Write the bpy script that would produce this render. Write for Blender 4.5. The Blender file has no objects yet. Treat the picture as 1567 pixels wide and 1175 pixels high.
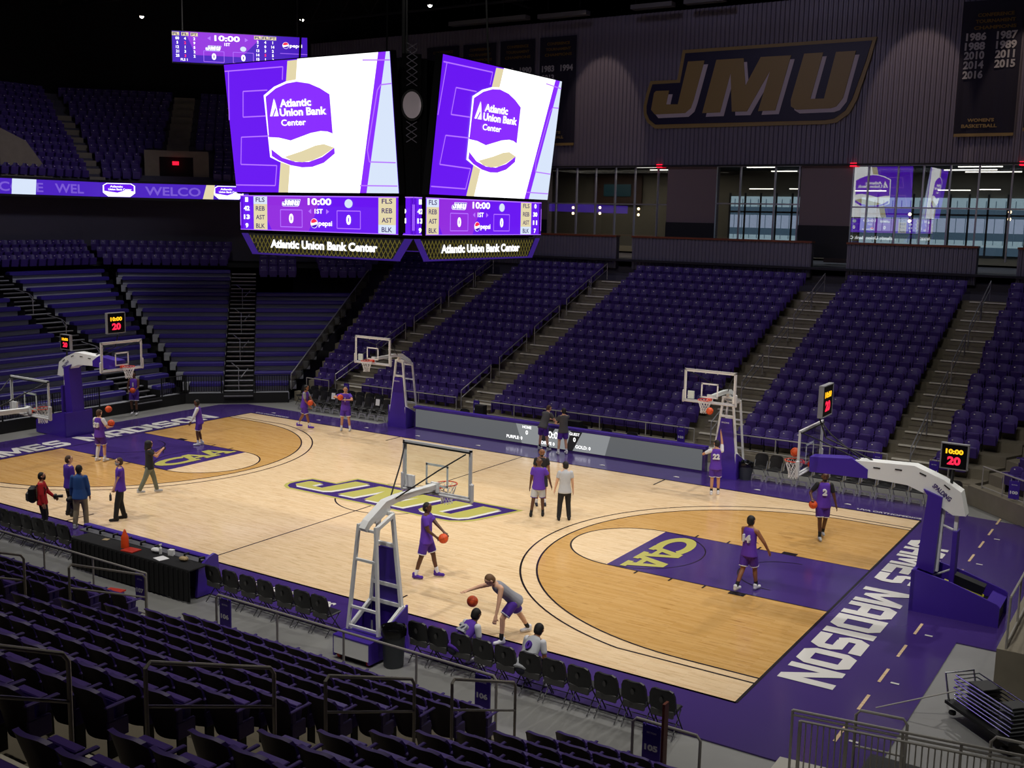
import bpy, bmesh, math, random
from mathutils import Vector, Matrix, Quaternion
random.seed(7)
D=bpy.data; COL=bpy.context.scene.collection; PI=math.pi
sc=bpy.context.scene
# ---------------------------------------------------------------- camera
CAM=Vector((20.9455,-25.9294,8.8718)); YAW,PIT,ROL,FOC=2.14036875,-.153133864,.021549143,1650.897
_d=Vector((math.cos(PIT)*math.cos(YAW),math.cos(PIT)*math.sin(YAW),math.sin(PIT)))
_r=_d.cross(Vector((0,0,1))).normalized(); _u=_r.cross(_d)
_R=_r*math.cos(ROL)+_u*math.sin(ROL); _U=_u*math.cos(ROL)-_r*math.sin(ROL)
cd=D.cameras.new('camera'); cam=D.objects.new('camera',cd); COL.objects.link(cam)
cd.sensor_width=36; cd.lens=36*FOC/1567; cd.clip_end=300; cd.clip_start=.1
cam.matrix_world=Matrix(((_R.x,_U.x,-_d.x,CAM.x),(_R.y,_U.y,-_d.y,CAM.y),(_R.z,_U.z,-_d.z,CAM.z),(0,0,0,1)))
sc.camera=cam
def ray(u,v): return _R*((u-783.5)/FOC)+_U*((587.5-v)/FOC)+_d
def px(u,v,ax,val):
    d=ray(u,v); return CAM+d*((val-CAM[ax])/d[ax])
def pp(u,v,p0,n):
    d=ray(u,v); return CAM+d*((Vector(p0)-CAM).dot(n)/d.dot(n))
def vis(p,m=25):
    w=Vector(p)-CAM; z=w.dot(_d)
    if z<.5: return False
    return -m<783.5+FOC*w.dot(_R)/z<1567+m and -m<587.5-FOC*w.dot(_U)/z<1175+m
def proj(p):
    w=Vector(p)-CAM; z=w.dot(_d); return 783.5+FOC*w.dot(_R)/z,587.5-FOC*w.dot(_U)/z
# ---------------------------------------------------------------- materials
def lin(c):
    if isinstance(c,str): c=tuple(int(c[i:i+2],16)/255 for i in (0,2,4))
    return tuple(x/12.92 if x<=.04045 else ((x+.055)/1.055)**2.4 for x in c)+(1,)
MT={}
def mat(name,col,rough=.6,metal=0,em=0,noise=0,nscale=8,spec=.5,bump=0,coat=0,emcol=None):
    if name in MT: return MT[name]
    m=D.materials.new(name); m.use_nodes=True; nt=m.node_tree; b=nt.nodes['Principled BSDF']
    c=lin(col); b.inputs['Base Color'].default_value=c; b.inputs['Roughness'].default_value=rough
    b.inputs['Metallic'].default_value=metal; b.inputs['Specular IOR Level'].default_value=spec
    b.inputs['Coat Weight'].default_value=coat; b.inputs['Coat Roughness'].default_value=.15
    if em:
        b.inputs['Emission Color'].default_value=lin(emcol) if emcol else c; b.inputs['Emission Strength'].default_value=em
        b.inputs['Base Color'].default_value=(0,0,0,1)
    if noise or bump:
        tc=nt.nodes.new('ShaderNodeTexCoord'); n=nt.nodes.new('ShaderNodeTexNoise'); n.inputs['Scale'].default_value=nscale; n.inputs['Detail'].default_value=4
        nt.links.new(tc.outputs['Object'],n.inputs['Vector'])
        if noise:
            mx=nt.nodes.new('ShaderNodeMix'); mx.data_type='RGBA'
            mx.inputs[6].default_value=tuple(x*(1-noise) for x in c[:3])+(1,); mx.inputs[7].default_value=tuple(min(1,x*(1+noise)) for x in c[:3])+(1,)
            nt.links.new(n.outputs['Fac'],mx.inputs[0]); nt.links.new(mx.outputs[2],b.inputs['Base Color'])
        if bump:
            bp=nt.nodes.new('ShaderNodeBump'); bp.inputs['Strength'].default_value=bump; bp.inputs['Distance'].default_value=.02
            nt.links.new(n.outputs['Fac'],bp.inputs['Height']); nt.links.new(bp.outputs['Normal'],b.inputs['Normal'])
    MT[name]=m; return m
def wood(name,c1,c2,rough=.22,knot=None):
    m=D.materials.new(name); m.use_nodes=True; nt=m.node_tree; b=nt.nodes['Principled BSDF']; L=nt.links.new
    tc=nt.nodes.new('ShaderNodeTexCoord'); br=nt.nodes.new('ShaderNodeTexBrick'); L(tc.outputs['Object'],br.inputs['Vector'])
    br.inputs['Scale'].default_value=1; br.inputs['Brick Width'].default_value=.9; br.inputs['Row Height'].default_value=.064
    br.inputs['Mortar Size'].default_value=.0015; br.inputs['Color1'].default_value=lin(c1); br.inputs['Color2'].default_value=lin(c2)
    br.inputs['Mortar'].default_value=tuple(x*.62 for x in lin(c2)[:3])+(1,); br.inputs['Bias'].default_value=-.1
    mp=nt.nodes.new('ShaderNodeMapping'); mp.inputs['Scale'].default_value=(1.1,9,1); L(tc.outputs['Object'],mp.inputs['Vector'])
    n=nt.nodes.new('ShaderNodeTexNoise'); n.inputs['Scale'].default_value=1.6; n.inputs['Detail'].default_value=7; n.inputs['Roughness'].default_value=.65; L(mp.outputs[0],n.inputs['Vector'])
    cr=nt.nodes.new('ShaderNodeValToRGB'); cr.color_ramp.elements[0].position=.30; cr.color_ramp.elements[0].color=(.70,.62,.5,1) if not knot else (.5,.38,.25,1)
    cr.color_ramp.elements[1].position=.5 if not knot else .44; cr.color_ramp.elements[1].color=(1,1,1,1); L(n.outputs['Fac'],cr.inputs[0])
    mx=nt.nodes.new('ShaderNodeMix'); mx.data_type='RGBA'; mx.blend_type='MULTIPLY'; mx.inputs[0].default_value=.8
    L(br.outputs['Color'],mx.inputs[6]); L(cr.outputs[0],mx.inputs[7]); L(mx.outputs[2],b.inputs['Base Color'])
    b.inputs['Roughness'].default_value=rough; b.inputs['Specular IOR Level'].default_value=.45; b.inputs['Coat Weight'].default_value=.25; b.inputs['Coat Roughness'].default_value=.08
    MT[name]=m; return m
def glassm(name,tint=(1,1,1),refl=1.5,keep=.92):
    m=D.materials.new(name); m.use_nodes=True; nt=m.node_tree; nt.nodes.clear(); L=nt.links.new
    o=nt.nodes.new('ShaderNodeOutputMaterial'); t=nt.nodes.new('ShaderNodeBsdfTransparent'); t.inputs[0].default_value=tuple(x*keep for x in tint)+(1,)
    g=nt.nodes.new('ShaderNodeBsdfGlossy'); g.inputs['Roughness'].default_value=.01; lw=nt.nodes.new('ShaderNodeLayerWeight'); lw.inputs[0].default_value=.5; pw=nt.nodes.new('ShaderNodeMath'); pw.operation='POWER'; pw.inputs[1].default_value=3.5; L(lw.outputs['Facing'],pw.inputs[0]); f=nt.nodes.new('ShaderNodeMath'); f.operation='MULTIPLY_ADD'; f.inputs[1].default_value=.6; f.inputs[2].default_value=refl; L(pw.outputs[0],f.inputs[0]); x=nt.nodes.new('ShaderNodeMixShader'); L(f.outputs[0],x.inputs[0]); L(t.outputs[0],x.inputs[1]); L(g.outputs[0],x.inputs[2]); L(x.outputs[0],o.inputs[0]); MT[name]=m; return m
PURP='4a2c9a'
M=dict(
 concrete=mat('arena_concrete','8f8f8c',.35,noise=.12,nscale=1.3),terr=mat('terrace_concrete','8a8270',.8,noise=.18,nscale=3),
 landing=mat('pale_landing_concrete','c9c6bb',.8),nose=mat('step_nosing','f2ecda',.7),rail=mat('brushed_steel_rail','a8a49c',.45),railw=mat('light_steel','b5b5b8',.35,.6),
 seat=mat('purple_seat_plastic','46307f',.5,spec=.5),seatlit=mat('purple_seat_lit_edge','5c4698',.35),seatback=mat('shaded_seat_back','2c2738',.5),seatn=mat('seat_number_plate','f4f0ea',.3),
 pad=mat('purple_vinyl_pad','43279c',.4,noise=.08,nscale=2),white=mat('white_enamel','f2f3f0',.35),padw=mat('white_edge_pad','c9c9ca',.55),
 orange=mat('orange_rim','e8421c',.4),net=mat('white_net_cord','e8e8e8',.8),void=mat('matt_black_shroud','030304',.9,spec=.1),black=mat('black_matt','131313',.6),blackp=mat('black_plastic','1b1b1c',.42),
 chairgrey=mat('grey_chair_shell','4c4b4a',.5),chairleg=mat('grey_chair_frame','5e5e60',.4,.6),
 ribbed=mat('ribbed_metal_cladding','6f6b7c',.5,.1),wallgrey=mat('painted_block_wall','5a5763',.8,noise=.06,nscale=2),dark=mat('dark_ceiling_paint','0b0b0d',.9),
 beam=mat('dark_steel_beam','1c1c20',.7),catw=mat('grey_duct','5a5a5e',.7),cloth=mat('black_table_cloth','101011',.85),
 ledge=mat('rust_wood_ledge','7a3a1e',.5,noise=.2,nscale=6),navy=mat('navy_banner','100e2a',.75),gold=mat('gold_paint','b5a04f',.45),signgold=mat('sign_gold','8f7a48',.5),
 signwhite=mat('sign_white','bdb3bd',.5),signnavy=mat('sign_navy','120f34',.5),dgold=mat('dull_gold_print','6d5420',.7),bannertext=mat('banner_white_print','a9a9b0',.7),
 court_purple=mat('purple_court_paint','453077',.2,noise=.05,nscale=1,coat=.3),court_line=mat('black_court_line','1c1418',.25,coat=.2),court_white=mat('white_court_paint','e6e3dc',.22,coat=.2),
 court_gold=mat('gold_court_paint','c0ba62',.22,coat=.2),benchp=mat('purple_bench_plastic','362886',.45),deck=mat('grey_bleacher_deck','aeb0b6',.7),
 ball=mat('orange_basketball','e0541c',.55,bump=.2,nscale=300),seam=mat('black_ball_seam','2a1208',.6),
 led_w=mat('led_white','ffffff',.5,em=1.5),led_p=mat('led_violet','6a16f2',.5,em=1.0),led_p2=mat('led_bright_violet','8a2cff',.5,em=1.0),led_cream=mat('led_cream','e9dcb0',.5,em=.95),led_blue=mat('led_pale_blue','d9e6fb',.5,em=1.0),
 led_line=mat('led_lilac_line','b070ff',.5,em=1.1),led_grey=mat('led_grey','8c9094',.5,em=.42),led_pd=mat('led_deep_violet','4a16c8',.5,em=.9),led_pink=mat('led_magenta','9a30ea',.5,em=.9),
 led_red=mat('led_red','ff2448',.5,em=1.4),led_amber=mat('led_amber','ffb41c',.5,em=1.6),led_black=mat('led_black_face','050505',.25),led_txt=mat('led_dark_violet_text','4e3290',.5,em=.5),
 led_rib=mat('led_ribbon_violet','5a2ae0',.5,em=.7),led_ribt=mat('led_ribbon_letter','8a66f0',.5,em=.75),led_exit=mat('exit_red','ff1430',.5,em=2.),
 lattice=mat('gold_lattice','a79a42',.5,em=.28,emcol='a79a42'),fin=mat('violet_lit_panel','4a26a8',.5,em=.45),
 day=mat('daylight_panel','bcd8e0',.5,em=.8),daypale=mat('daylight_pale','c4d4ee',.5,em=.75),daydim=mat('daylight_shade','6f8fa6',.5,em=.45),warm=mat('warm_lamp','ffe0a8',.5,em=6),tube=mat('white_tube_lamp','f2ead8',.5,em=4),
 spot=mat('spot_lens','fff6e8',.5,em=30),brown=mat('brown_wood_panel','3e2a20',.6),screen=mat('tv_teal_screen','2c5a60',.4,em=.25),clubwall=mat('club_wall','6c685c',.8),clubfloor=mat('club_carpet','2a2832',.9),clubcol=mat('club_column','7a6c70',.8),
 redm=mat('red_caster','c8321e',.5),cone=mat('orange_cone','ff5a1e',.5),paper=mat('white_paper','f0f0ee',.7),bag=mat('black_trash_bag','0f0f10',.25),bin=mat('grey_trash_bin','33373c',.5),
 chrome=mat('chrome','c8ccd2',.2,1),yellow=mat('yellow_arm','c9c820',.5),tan=mat('tan_bag','b09a70',.8),
)
M['wood']=wood('maple_floor','f5d8ad','edcc9e'); M['wood2']=wood('stained_maple_floor','d8ab68','cb9b54',knot=1)
M['glass']=glassm('clear_glass',(.98,1,.99),.02,.985); M['glassclub']=glassm('club_glass',(.95,.97,1),.22,.85); M['glassrail']=glassm('smoked_rail_glass',(.8,.8,.85),.12,.7)
# ---------------------------------------------------------------- mesh helpers
class MB:
    def __init__(s): s.v=[];s.f=[];s.m=[];s.mats=[];s.T=Matrix.Identity(4)
    def mi(s,m):
        m=M[m] if isinstance(m,str) else m
        if m not in s.mats: s.mats.append(m)
        return s.mats.index(m)
    def add(s,vs,fs,m):
        k=len(s.v); s.v+=[s.T@Vector(p) for p in vs]; i=s.mi(m)
        for f in fs: s.f.append(tuple(k+j for j in f)); s.m.append(i)
    def box(s,c,d,m,rz=0,rx=0,ry=0,bev=0):
        x,y,z=d[0]/2,d[1]/2,d[2]/2; R=Matrix.Rotation(rz,3,'Z')@Matrix.Rotation(rx,3,'X')@Matrix.Rotation(ry,3,'Y'); c=Vector(c)
        if bev:
            b=min(bev,x*.9,y*.9,z*.9); P=[]
            for zz,e in ((-z,b),(-z+b,0),(z-b,0),(z,b)):
                X,Y=x-e,y-e; q=b*.7
                P+=[(X-q,-Y,zz),(X,-Y+q,zz),(X,Y-q,zz),(X-q,Y,zz),(-X+q,Y,zz),(-X,Y-q,zz),(-X,-Y+q,zz),(-X+q,-Y,zz)]
            F=[tuple(range(7,-1,-1)),tuple(range(24,32))]
            for k in range(3):
                for j in range(8): F.append((k*8+j,k*8+(j+1)%8,k*8+8+(j+1)%8,k*8+8+j))
            s.add([c+R@Vector(p) for p in P],F,m)
        else:
            P=[(i*x,j*y,k*z) for k in(-1,1) for j in(-1,1) for i in(-1,1)]
            s.add([c+R@Vector(p) for p in P],[(0,2,3,1),(4,5,7,6),(0,1,5,4),(2,6,7,3),(0,4,6,2),(1,3,7,5)],m)
        return s
    def tube(s,pts,r,m,n=8,closed=False,cap=True):
        pts=[Vector(p) for p in pts]; N=len(pts); V=[]; rr=r if isinstance(r,(list,tuple)) else [r]*N; up=None
        for i in range(N):
            a=pts[i-1] if (i or closed) else pts[i]; b=pts[(i+1)%N] if (i<N-1 or closed) else pts[i]; t=(b-a)
            t=t.normalized() if t.length>1e-9 else Vector((0,0,1))
            if up is None: up=t.orthogonal().normalized()
            up=(up-t*up.dot(t)); up=up.normalized() if up.length>1e-6 else t.orthogonal().normalized(); w=t.cross(up)
            V+=[pts[i]+(up*math.cos(2*PI*j/n)+w*math.sin(2*PI*j/n))*rr[i] for j in range(n)]
        F=[]
        for i in range(N if closed else N-1):
            for j in range(n): a=i*n;b=((i+1)%N)*n; F.append((a+j,a+(j+1)%n,b+(j+1)%n,b+j))
        if cap and not closed: F+=[tuple(range(n-1,-1,-1)),tuple(range((N-1)*n,N*n))]
        s.add(V,F,m); return s
    def lathe(s,prof,c,m,n=24,ax=None):
        V=[];c=Vector(c)
        for r,z in prof: V+=[c+Vector((r*math.cos(2*PI*j/n),r*math.sin(2*PI*j/n),z)) for j in range(n)]
        F=[(i*n+j,i*n+(j+1)%n,(i+1)*n+(j+1)%n,(i+1)*n+j) for i in range(len(prof)-1) for j in range(n)]
        if prof[0][0]>1e-4:F.append(tuple(range(n-1,-1,-1)))
        if prof[-1][0]>1e-4:F.append(tuple(range((len(prof)-1)*n,len(prof)*n)))
        s.add(V,F,m); return s
    def ball(s,c,r,m,n=16,k=10,sc=(1,1,1),R=None):
        c=Vector(c); V=[];R=R or Matrix.Identity(3)
        for i in range(k+1):
            a=PI*i/k
            for j in range(n): V.append(c+R@Vector((r*sc[0]*math.sin(a)*math.cos(2*PI*j/n),r*sc[1]*math.sin(a)*math.sin(2*PI*j/n),-r*sc[2]*math.cos(a))))
        s.add(V,[(i*n+j,i*n+(j+1)%n,(i+1)*n+(j+1)%n,(i+1)*n+j) for i in range(k) for j in range(n)],m); return s
    def prism(s,pts,ex,m,side=None):
        """polygon (world/local 3-D pts) extruded by vector ex; triangulated by Blender"""
        pts=[Vector(p) for p in pts]; n=len(pts); ex=Vector(ex)
        s.add(pts+[p+ex for p in pts],[tuple(range(n-1,-1,-1)),tuple(range(n,2*n))]+[(i,(i+1)%n,n+(i+1)%n,n+i) for i in range(n)],m); return s
    def poly(s,pts,m): s.add(pts,[tuple(range(len(pts)))],m); return s
    def mesh(s,me,T,m):
        s.add([T@v.co for v in me.vertices],[tuple(p.vertices) for p in me.polygons],m); return s
    def data(s,name,smooth=False):
        me=D.meshes.new(name); me.from_pydata([tuple(p) for p in s.v],[],s.f)
        for m in s.mats: me.materials.append(m)
        me.polygons.foreach_set('material_index',s.m)
        if smooth: me.polygons.foreach_set('use_smooth',[True]*len(me.polygons))
        me.update()
        return me
    def build(s,name,parent=None,smooth=False,label=None,cat=None,group=None,kind=None,loc=None,rz=0):
        o=D.objects.new(name,s.data(name,smooth)); COL.objects.link(o)
        if parent: o.parent=parent
        if loc is not None: o.location=loc
        if rz: o.rotation_euler.z=rz
        tag(o,label,cat,group,kind)
        if smooth:
            me=o.data
            try: me.set_sharp_from_angle(angle=math.radians(40))
            except Exception: pass
        return o
def tag(o,label=None,cat=None,group=None,kind=None):
    if label: o['label']=label
    if cat: o['category']=cat
    if group: o['group']=group
    if kind: o['kind']=kind
    return o
def empty(name,loc,label,cat,rz=0,group=None):
    o=D.objects.new(name,None); COL.objects.link(o); o.location=loc; o.rotation_euler.z=rz; o.empty_display_size=.1
    return tag(o,label,cat,group)
def copy_tree(o,parent=None):
    c=o.copy(); COL.objects.link(c); c.parent=parent
    for ch in o.children: copy_tree(ch,c)
    return c
_tc={}
def text_me(t,bold=.02,ex=0,al='CENTER'):
    k=(t,bold,ex,al)
    if k not in _tc:
        c=D.curves.new('txt','FONT'); c.body=t; c.align_x=al; c.align_y='CENTER'; c.offset=bold; c.extrude=ex; c.resolution_u=3
        o=D.objects.new('txt',c); COL.objects.link(o); bpy.context.view_layer.update()
        me=D.meshes.new_from_object(o); D.objects.remove(o); _tc[k]=me
    return _tc[k]
def frame(o,x,y,n=None):
    x=Vector(x); y=Vector(y); n=x.cross(y).normalized() if n is None else Vector(n); o=Vector(o)
    return Matrix(((x.x,y.x,n.x,o.x),(x.y,y.y,n.y,o.y),(x.z,y.z,n.z,o.z),(0,0,0,1)))
def put_text(mb,t,F,x,y,h,m,w=None,bold=.02,al='CENTER',z=.003):
    """text with cap height about h, width w if given, at (x,y) of frame F"""
    me=text_me(t,bold,0,al)
    xs=[v.co.x for v in me.vertices]; ys=[v.co.y for v in me.vertices]
    if not xs: return
    W=max(xs)-min(xs); H=max(ys)-min(ys); sy=h/H; sx=(w/W) if w else sy; cx=(max(xs)+min(xs))/2 if al=='CENTER' else min(xs); cy=(max(ys)+min(ys))/2
    T=F@Matrix.Translation((x,y,z))@Matrix.Diagonal((sx,sy,1,1))@Matrix.Translation((-cx,-cy,0)); mb.mesh(me,T,m)
# block glyphs on a 0..1 x 0..1 box as convex-ish polygons
def G(ch):
    t=.3;h=.24
    Sg={'D':[[(0,0),(t,0),(t,1),(0,1)],[(t,0),(.8,0),(1,.2),(1,.3),(.7,h),(t,h)],[(1,.2),(1,.8),(.7,.76),(.7,.24)],[(t,.76),(.7,.76),(1,.8),(.8,1),(t,1)]],
     'O':[[(.2,0),(.8,0),(1,.2),(.7,h),(.3,h),(0,.2)],[(0,.2),(.3,.24),(.3,.76),(0,.8)],[(1,.2),(1,.8),(.7,.76),(.7,.24)],[(.3,.76),(.7,.76),(1,.8),(.8,1),(.2,1),(0,.8)]],
     'C':[[(.2,0),(.8,0),(1,.2),(1,.36),(.7,.36),(.7,h),(.3,h),(0,.2)],[(0,.2),(.3,.24),(.3,.76),(0,.8)],[(.3,.76),(.7,.76),(.7,.64),(1,.64),(1,.8),(.8,1),(.2,1),(0,.8)]],
     'J':[[(.2,0),(.8,0),(1,.2),(.7,h),(.3,h),(0,.2)],[(0,.2),(.3,.24),(.3,.4),(0,.4)],[(1,.2),(1,1),(.7,1),(.7,.24)]],
     'I':[[(0,0),(1,0),(1,1),(0,1)]],
     'S':[[(0,0),(.8,0),(1,.2),(.7,h),(0,h)],[(1,.2),(1,.42),(.85,.62),(.3,.62),(.15,.62),(.3,.4),(.7,.4),(.7,.24)],[(0,.58),(.15,.4),(.3,.42),(.3,.76),(0,.8)],[(.3,.76),(1,.76),(1,1),(.2,1),(0,.8)]],
     'A':[[(0,0),(t,0),(t,.8),(0,.8)],[(.7,0),(1,0),(1,.8),(.7,.8)],[(0,.8),(.3,.76),(.7,.76),(1,.8),(.8,1),(.2,1)],[(.3,.28),(.7,.28),(.7,.48),(.3,.48)]],
     'E':[[(0,0),(t,0),(t,1),(0,1)],[(t,0),(1,0),(1,h),(t,h)],[(t,.39),(.92,.39),(.92,.61),(t,.61)],[(t,.76),(1,.76),(1,1),(t,1)]],
     'M':[[(0,0),(.22,0),(.22,1),(0,1)],[(.78,0),(1,0),(1,1),(.78,1)],[(.22,1),(.22,.6),(.43,.12),(.57,.12),(.5,.45)],[(.78,1),(.5,.45),(.43,.12),(.57,.12),(.78,.6)]],
     'N':[[(0,0),(.27,0),(.27,1),(0,1)],[(.73,0),(1,0),(1,1),(.73,1)],[(.27,1),(.27,.6),(.73,0),(.73,.4)]]}
    return Sg[ch]
def glyphs(mb,txt,F,x,y,w,h,m,gap=.1,z=.003,widths={'I':.36,'M':1.3}):
    u=w/(sum(widths.get(c,1) for c in txt)+gap*(len(txt)-1))
    for c in txt:
        cw=widths.get(c,1)*u
        for jj,p in enumerate(G(c)): mb.poly([F@Vector((x+a*cw,y+b*h,z+.0004*jj)) for a,b in p],m)
        x+=cw+gap*u
ORD=['','first','second','third','fourth','fifth','sixth','seventh','eighth','ninth','tenth','eleventh','twelfth','thirteenth','fourteenth','fifteenth','sixteenth','seventeenth','eighteenth','nineteenth','twentieth']
# ================================================================ SETTING
def struct(mb,name,smooth=False): return mb.build(name,smooth=smooth,kind='structure')
# concrete arena floor
mb=MB(); mb.box((-2,0,-.1),(110,110,.18),'concrete'); struct(mb,'floor')
# ---- court floor with painted markings (one floor, markings are its surface)
ct=MB(); zc=0.02
outer=[(-17.05,-9.3),(17.16,-9.3),(17.16,-2.01),(17.98,-2.01),(17.98,2.54),(17.98,7.6),(17.0,8.95),(15.4,9.12),(15.3,9.75),(-8.2,9.75),(-8.3,9.15),(-16.1,9.15),(-17.0,8.2)]
ct.prism([(x,y,-.005) for x,y in outer],(0,0,zc-.0+.005),'court_purple')
def P(pts,m,k): ct.poly([(x,y,zc+.0015*k) for x,y in pts],m)
P([(-14.33,-7.62),(14.33,-7.62),(14.33,7.62),(-14.33,7.62)],'wood',1)
def arc(cx,cy,r,a0,a1,n=48): return [(cx+r*math.cos(a0+(a1-a0)*i/n),cy+r*math.sin(a0+(a1-a0)*i/n)) for i in range(n+1)]
def line(p,q,w,m,k):
    a=Vector((p[0],p[1]));b=Vector((q[0],q[1]));t=(b-a).normalized();n=Vector((-t.y,t.x))*w/2
    P([a+n,b+n,b-n,a-n][::-1],m,k)
def arcline(cx,cy,r,a0,a1,w,m,k,n=64):
    o=arc(cx,cy,r+w/2,a0,a1,n);i=arc(cx,cy,r-w/2,a0,a1,n)
    for j in range(n): P([i[j],o[j],o[j+1],i[j+1]],m,k)
for s in (1,-1):
    bx=s*12.725; h=0 if s>0 else PI
    def three(r,yl):
        a=math.asin(yl/r); x0=bx-s*r*math.cos(a)
        return a,x0
    a,x0=three(6.33,6.33-.001)
    a=PI/2
    # stained zone inside the inner line
    poly=[(s*14.33,-6.33)]+[(bx-s*6.33*math.cos(t),6.33*math.sin(t)) for t in [(-PI/2+PI*i/60) for i in range(61)]]+[(s*14.33,6.33)]
    P(poly if s<0 else poly[::-1],'wood2',2)
    for r,yl in ((6.33,6.33),(6.75,6.6)):
        al=math.asin(min(1,yl/r)); c0,c1=(PI-al,PI+al) if s>0 else (-al,al)
        arcline(bx,0,r,c0,c1,.05,'court_line',5)
        for y in (-yl,yl): line((bx-s*r*math.cos(al),y),(s*14.33,y),.05,'court_line',5)
    # key, free throw circle
    cc=arc(s*8.54,0,1.83,PI/2,3*PI/2) if s>0 else arc(s*8.54,0,1.83,-PI/2,PI/2)
    P(cc,'wood',3); arcline(s*8.54,0,1.83,PI/2 if s>0 else -PI/2,3*PI/2 if s>0 else PI/2,.05,'court_line',5)
    P([(min(s*8.54,s*14.4),-1.83),(max(s*8.54,s*14.4),-1.83),(max(s*8.54,s*14.4),1.83),(min(s*8.54,s*14.4),1.83)],'court_purple',4)
    for y in (-1.83,1.83): line((s*8.54,y),(s*14.33,y),.04,'court_line',5)
    arcline(bx,0,1.22,PI/2 if s>0 else -PI/2,3*PI/2 if s>0 else PI/2,.04,'court_line',6)
    arcline(s*8.54,0,1.83,-PI/2 if s>0 else PI/2,PI/2 if s>0 else 3*PI/2,.035,'court_line',6)
    for y in (-1,1):
        for xx in (9.45,10.4,11.3): line((s*xx,y*1.83),(s*xx,y*2.06),.05,'court_line',6)
        P([(s*12.15-.2,y*1.94-.11),(s*12.15+.2,y*1.94-.11),(s*12.15+.2,y*1.94+.11),(s*12.15-.2,y*1.94+.11)],'court_line',6)
    line((s*14.33,-7.62),(s*14.33,7.62),.06,'court_line',6)
    F=frame((0,0,zc),(0,-s,0),(s,0,0))
    # baseline lettering, reads from the court
    glyphs(ct,'JAMES',F,-5.45,14.56,4.3,1.1,'court_white',z=.011); glyphs(ct,'MADISON',F,-.5,14.56,6.52,1.1,'court_white',z=.011)
    # CAA in the key: serifed C A A
    gz=[0]
    def gp(pts): gz[0]+=1; ct.poly([F@Vector((a,b,.012+.0002*gz[0])) for a,b in pts],'court_gold')
    y0=8.86
    n=20
    for i in range(n):
        t0=math.radians(48+264*i/n);t1=math.radians(48+264*(i+1)/n)
        gp([(-.62+.95*math.cos(t0)*1.0,y0+.5+.5*math.sin(t0)),(-.62+.95*math.cos(t1),y0+.5+.5*math.sin(t1)),(-.62+.55*math.cos(t1),y0+.5+.26*math.sin(t1)),(-.62+.55*math.cos(t0),y0+.5+.26*math.sin(t0))])
    for o in (-.42,.52):
        gp([(o,y0),(o+.42,y0),(o+.42,y0+.16),(o+.34,y0+.16),(o+.68,y0+1),(o+.36,y0+1),(o+.1,y0+.16),(o,y0+.16)])
        gp([(o+.68,y0),(o+1.18,y0),(o+1.18,y0+.16),(o+1.06,y0+.16),(o+.68,y0+1),(o+.5,y0+1),(o+.78,y0+.16),(o+.68,y0+.16)])
        gp([(o+.3,y0+.26),(o+.84,y0+.26),(o+.84,y0+.42),(o+.3,y0+.42)])
line((0,-7.62),(0,7.62),.05,'court_line',2)
for s in (1,-1):
    for y in (7.62,-7.62): line((-14.33,y),(14.33,y),.05,'court_line',6)
    line((s*5.83,7.62),(s*5.83,6.7),.05,'court_line',6); line((s*5.83,-7.62),(s*5.83,-6.7),.05,'court_line',6)
arcline(0,0,1.83,0,2*PI,.05,'court_line',2,96)
# dashes and small white marks
y=-8
for y in (8.98,7.6,6.08,4.58,3.0,1.4,-.2,-1.71,-3.22,-4.73,-6.2,-7.7): P([(16.27,y-.38),(16.33,y-.38),(16.33,y+.38),(16.27,y+.38)],'wood',7)
for x in (-13.5,-10.81,-8.11,-5.4,-2.42,.5,3.07,6.0,8.94,11.96):
    for yy in (8.22,-8.3): P([(x-.12,yy-.05),(x+.12,yy-.05),(x+.05,yy+.06),(x-.05,yy+.06)],'court_white',7)
for y in (6.9,4.1,1.2,-2.0,-5.0,-7.9): P([(16.5,y-.03),(16.66,y-.03),(16.66,y+.04),(16.5,y+.04)],'court_white',7)
for x0 in (12.35,-14.2): put_text(ct,'UVA ORTHOPEDICS',frame((0,0,zc),(1,0,0),(0,1,0)),x0+.98,7.83,.15,'court_white',w=1.95,bold=.03,z=.012)
for x0 in (3.4,): put_text(ct,'UVA ORTHOPEDICS',frame((0,0,zc),(1,0,0),(0,1,0)),x0,-8.3,.42,'court_white',w=3.0,bold=.03,z=.012)
# JMU logo, traced in its own 2-D units (x right, y up), shared by wall sign and floor
LG=dict(outer=[(185,487),(345,480),(378,302),(1540,222),(1500,360),(1420,600),(1375,680),(1300,735),(1235,745),(210,772),(165,735),(145,690),(143,640),(160,560)],
 inner=[(198,508),(363,498),(395,322),(1512,246),(1470,380),(1392,595),(1350,665),(1285,712),(1230,722),(215,748),(180,720),(163,680),(163,640),(178,570)],
 J=[(413,372),(512,366),(448,600),(430,650),(395,680),(215,688),(192,660),(210,560),(222,548),(300,545),(282,628),(352,628)],
 M_=[(583,362),(745,352),(757,515),(848,345),(1030,335),(935,664),(832,668),(905,425),(765,670),(675,672),(668,440),(605,676),(498,680)],
 U=[(1108,325),(1222,318),(1145,595),(1226,593),(1298,315),(1418,308),(1340,590),(1300,640),(1265,652),(1060,660),(1028,640),(1028,600)])
def wsign(p): # crop trace -> real coordinates on the cladding plane
    q=px(950+p[0]/3.9175,p[1]/3.9175,1,28.3); return (q.x,q.z)
LW={k:[wsign(p) for p in v] for k,v in LG.items()}
LWs={k:[wsign((p[0]+20,p[1]+22)) for p in LG[k]] for k in ('J','M_','U')}
xs=[p[0] for p in LW['outer']];zs=[p[1] for p in LW['outer']]; lx0,lx1,lz0,lz1=min(xs),max(xs),min(zs),max(zs)
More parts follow.
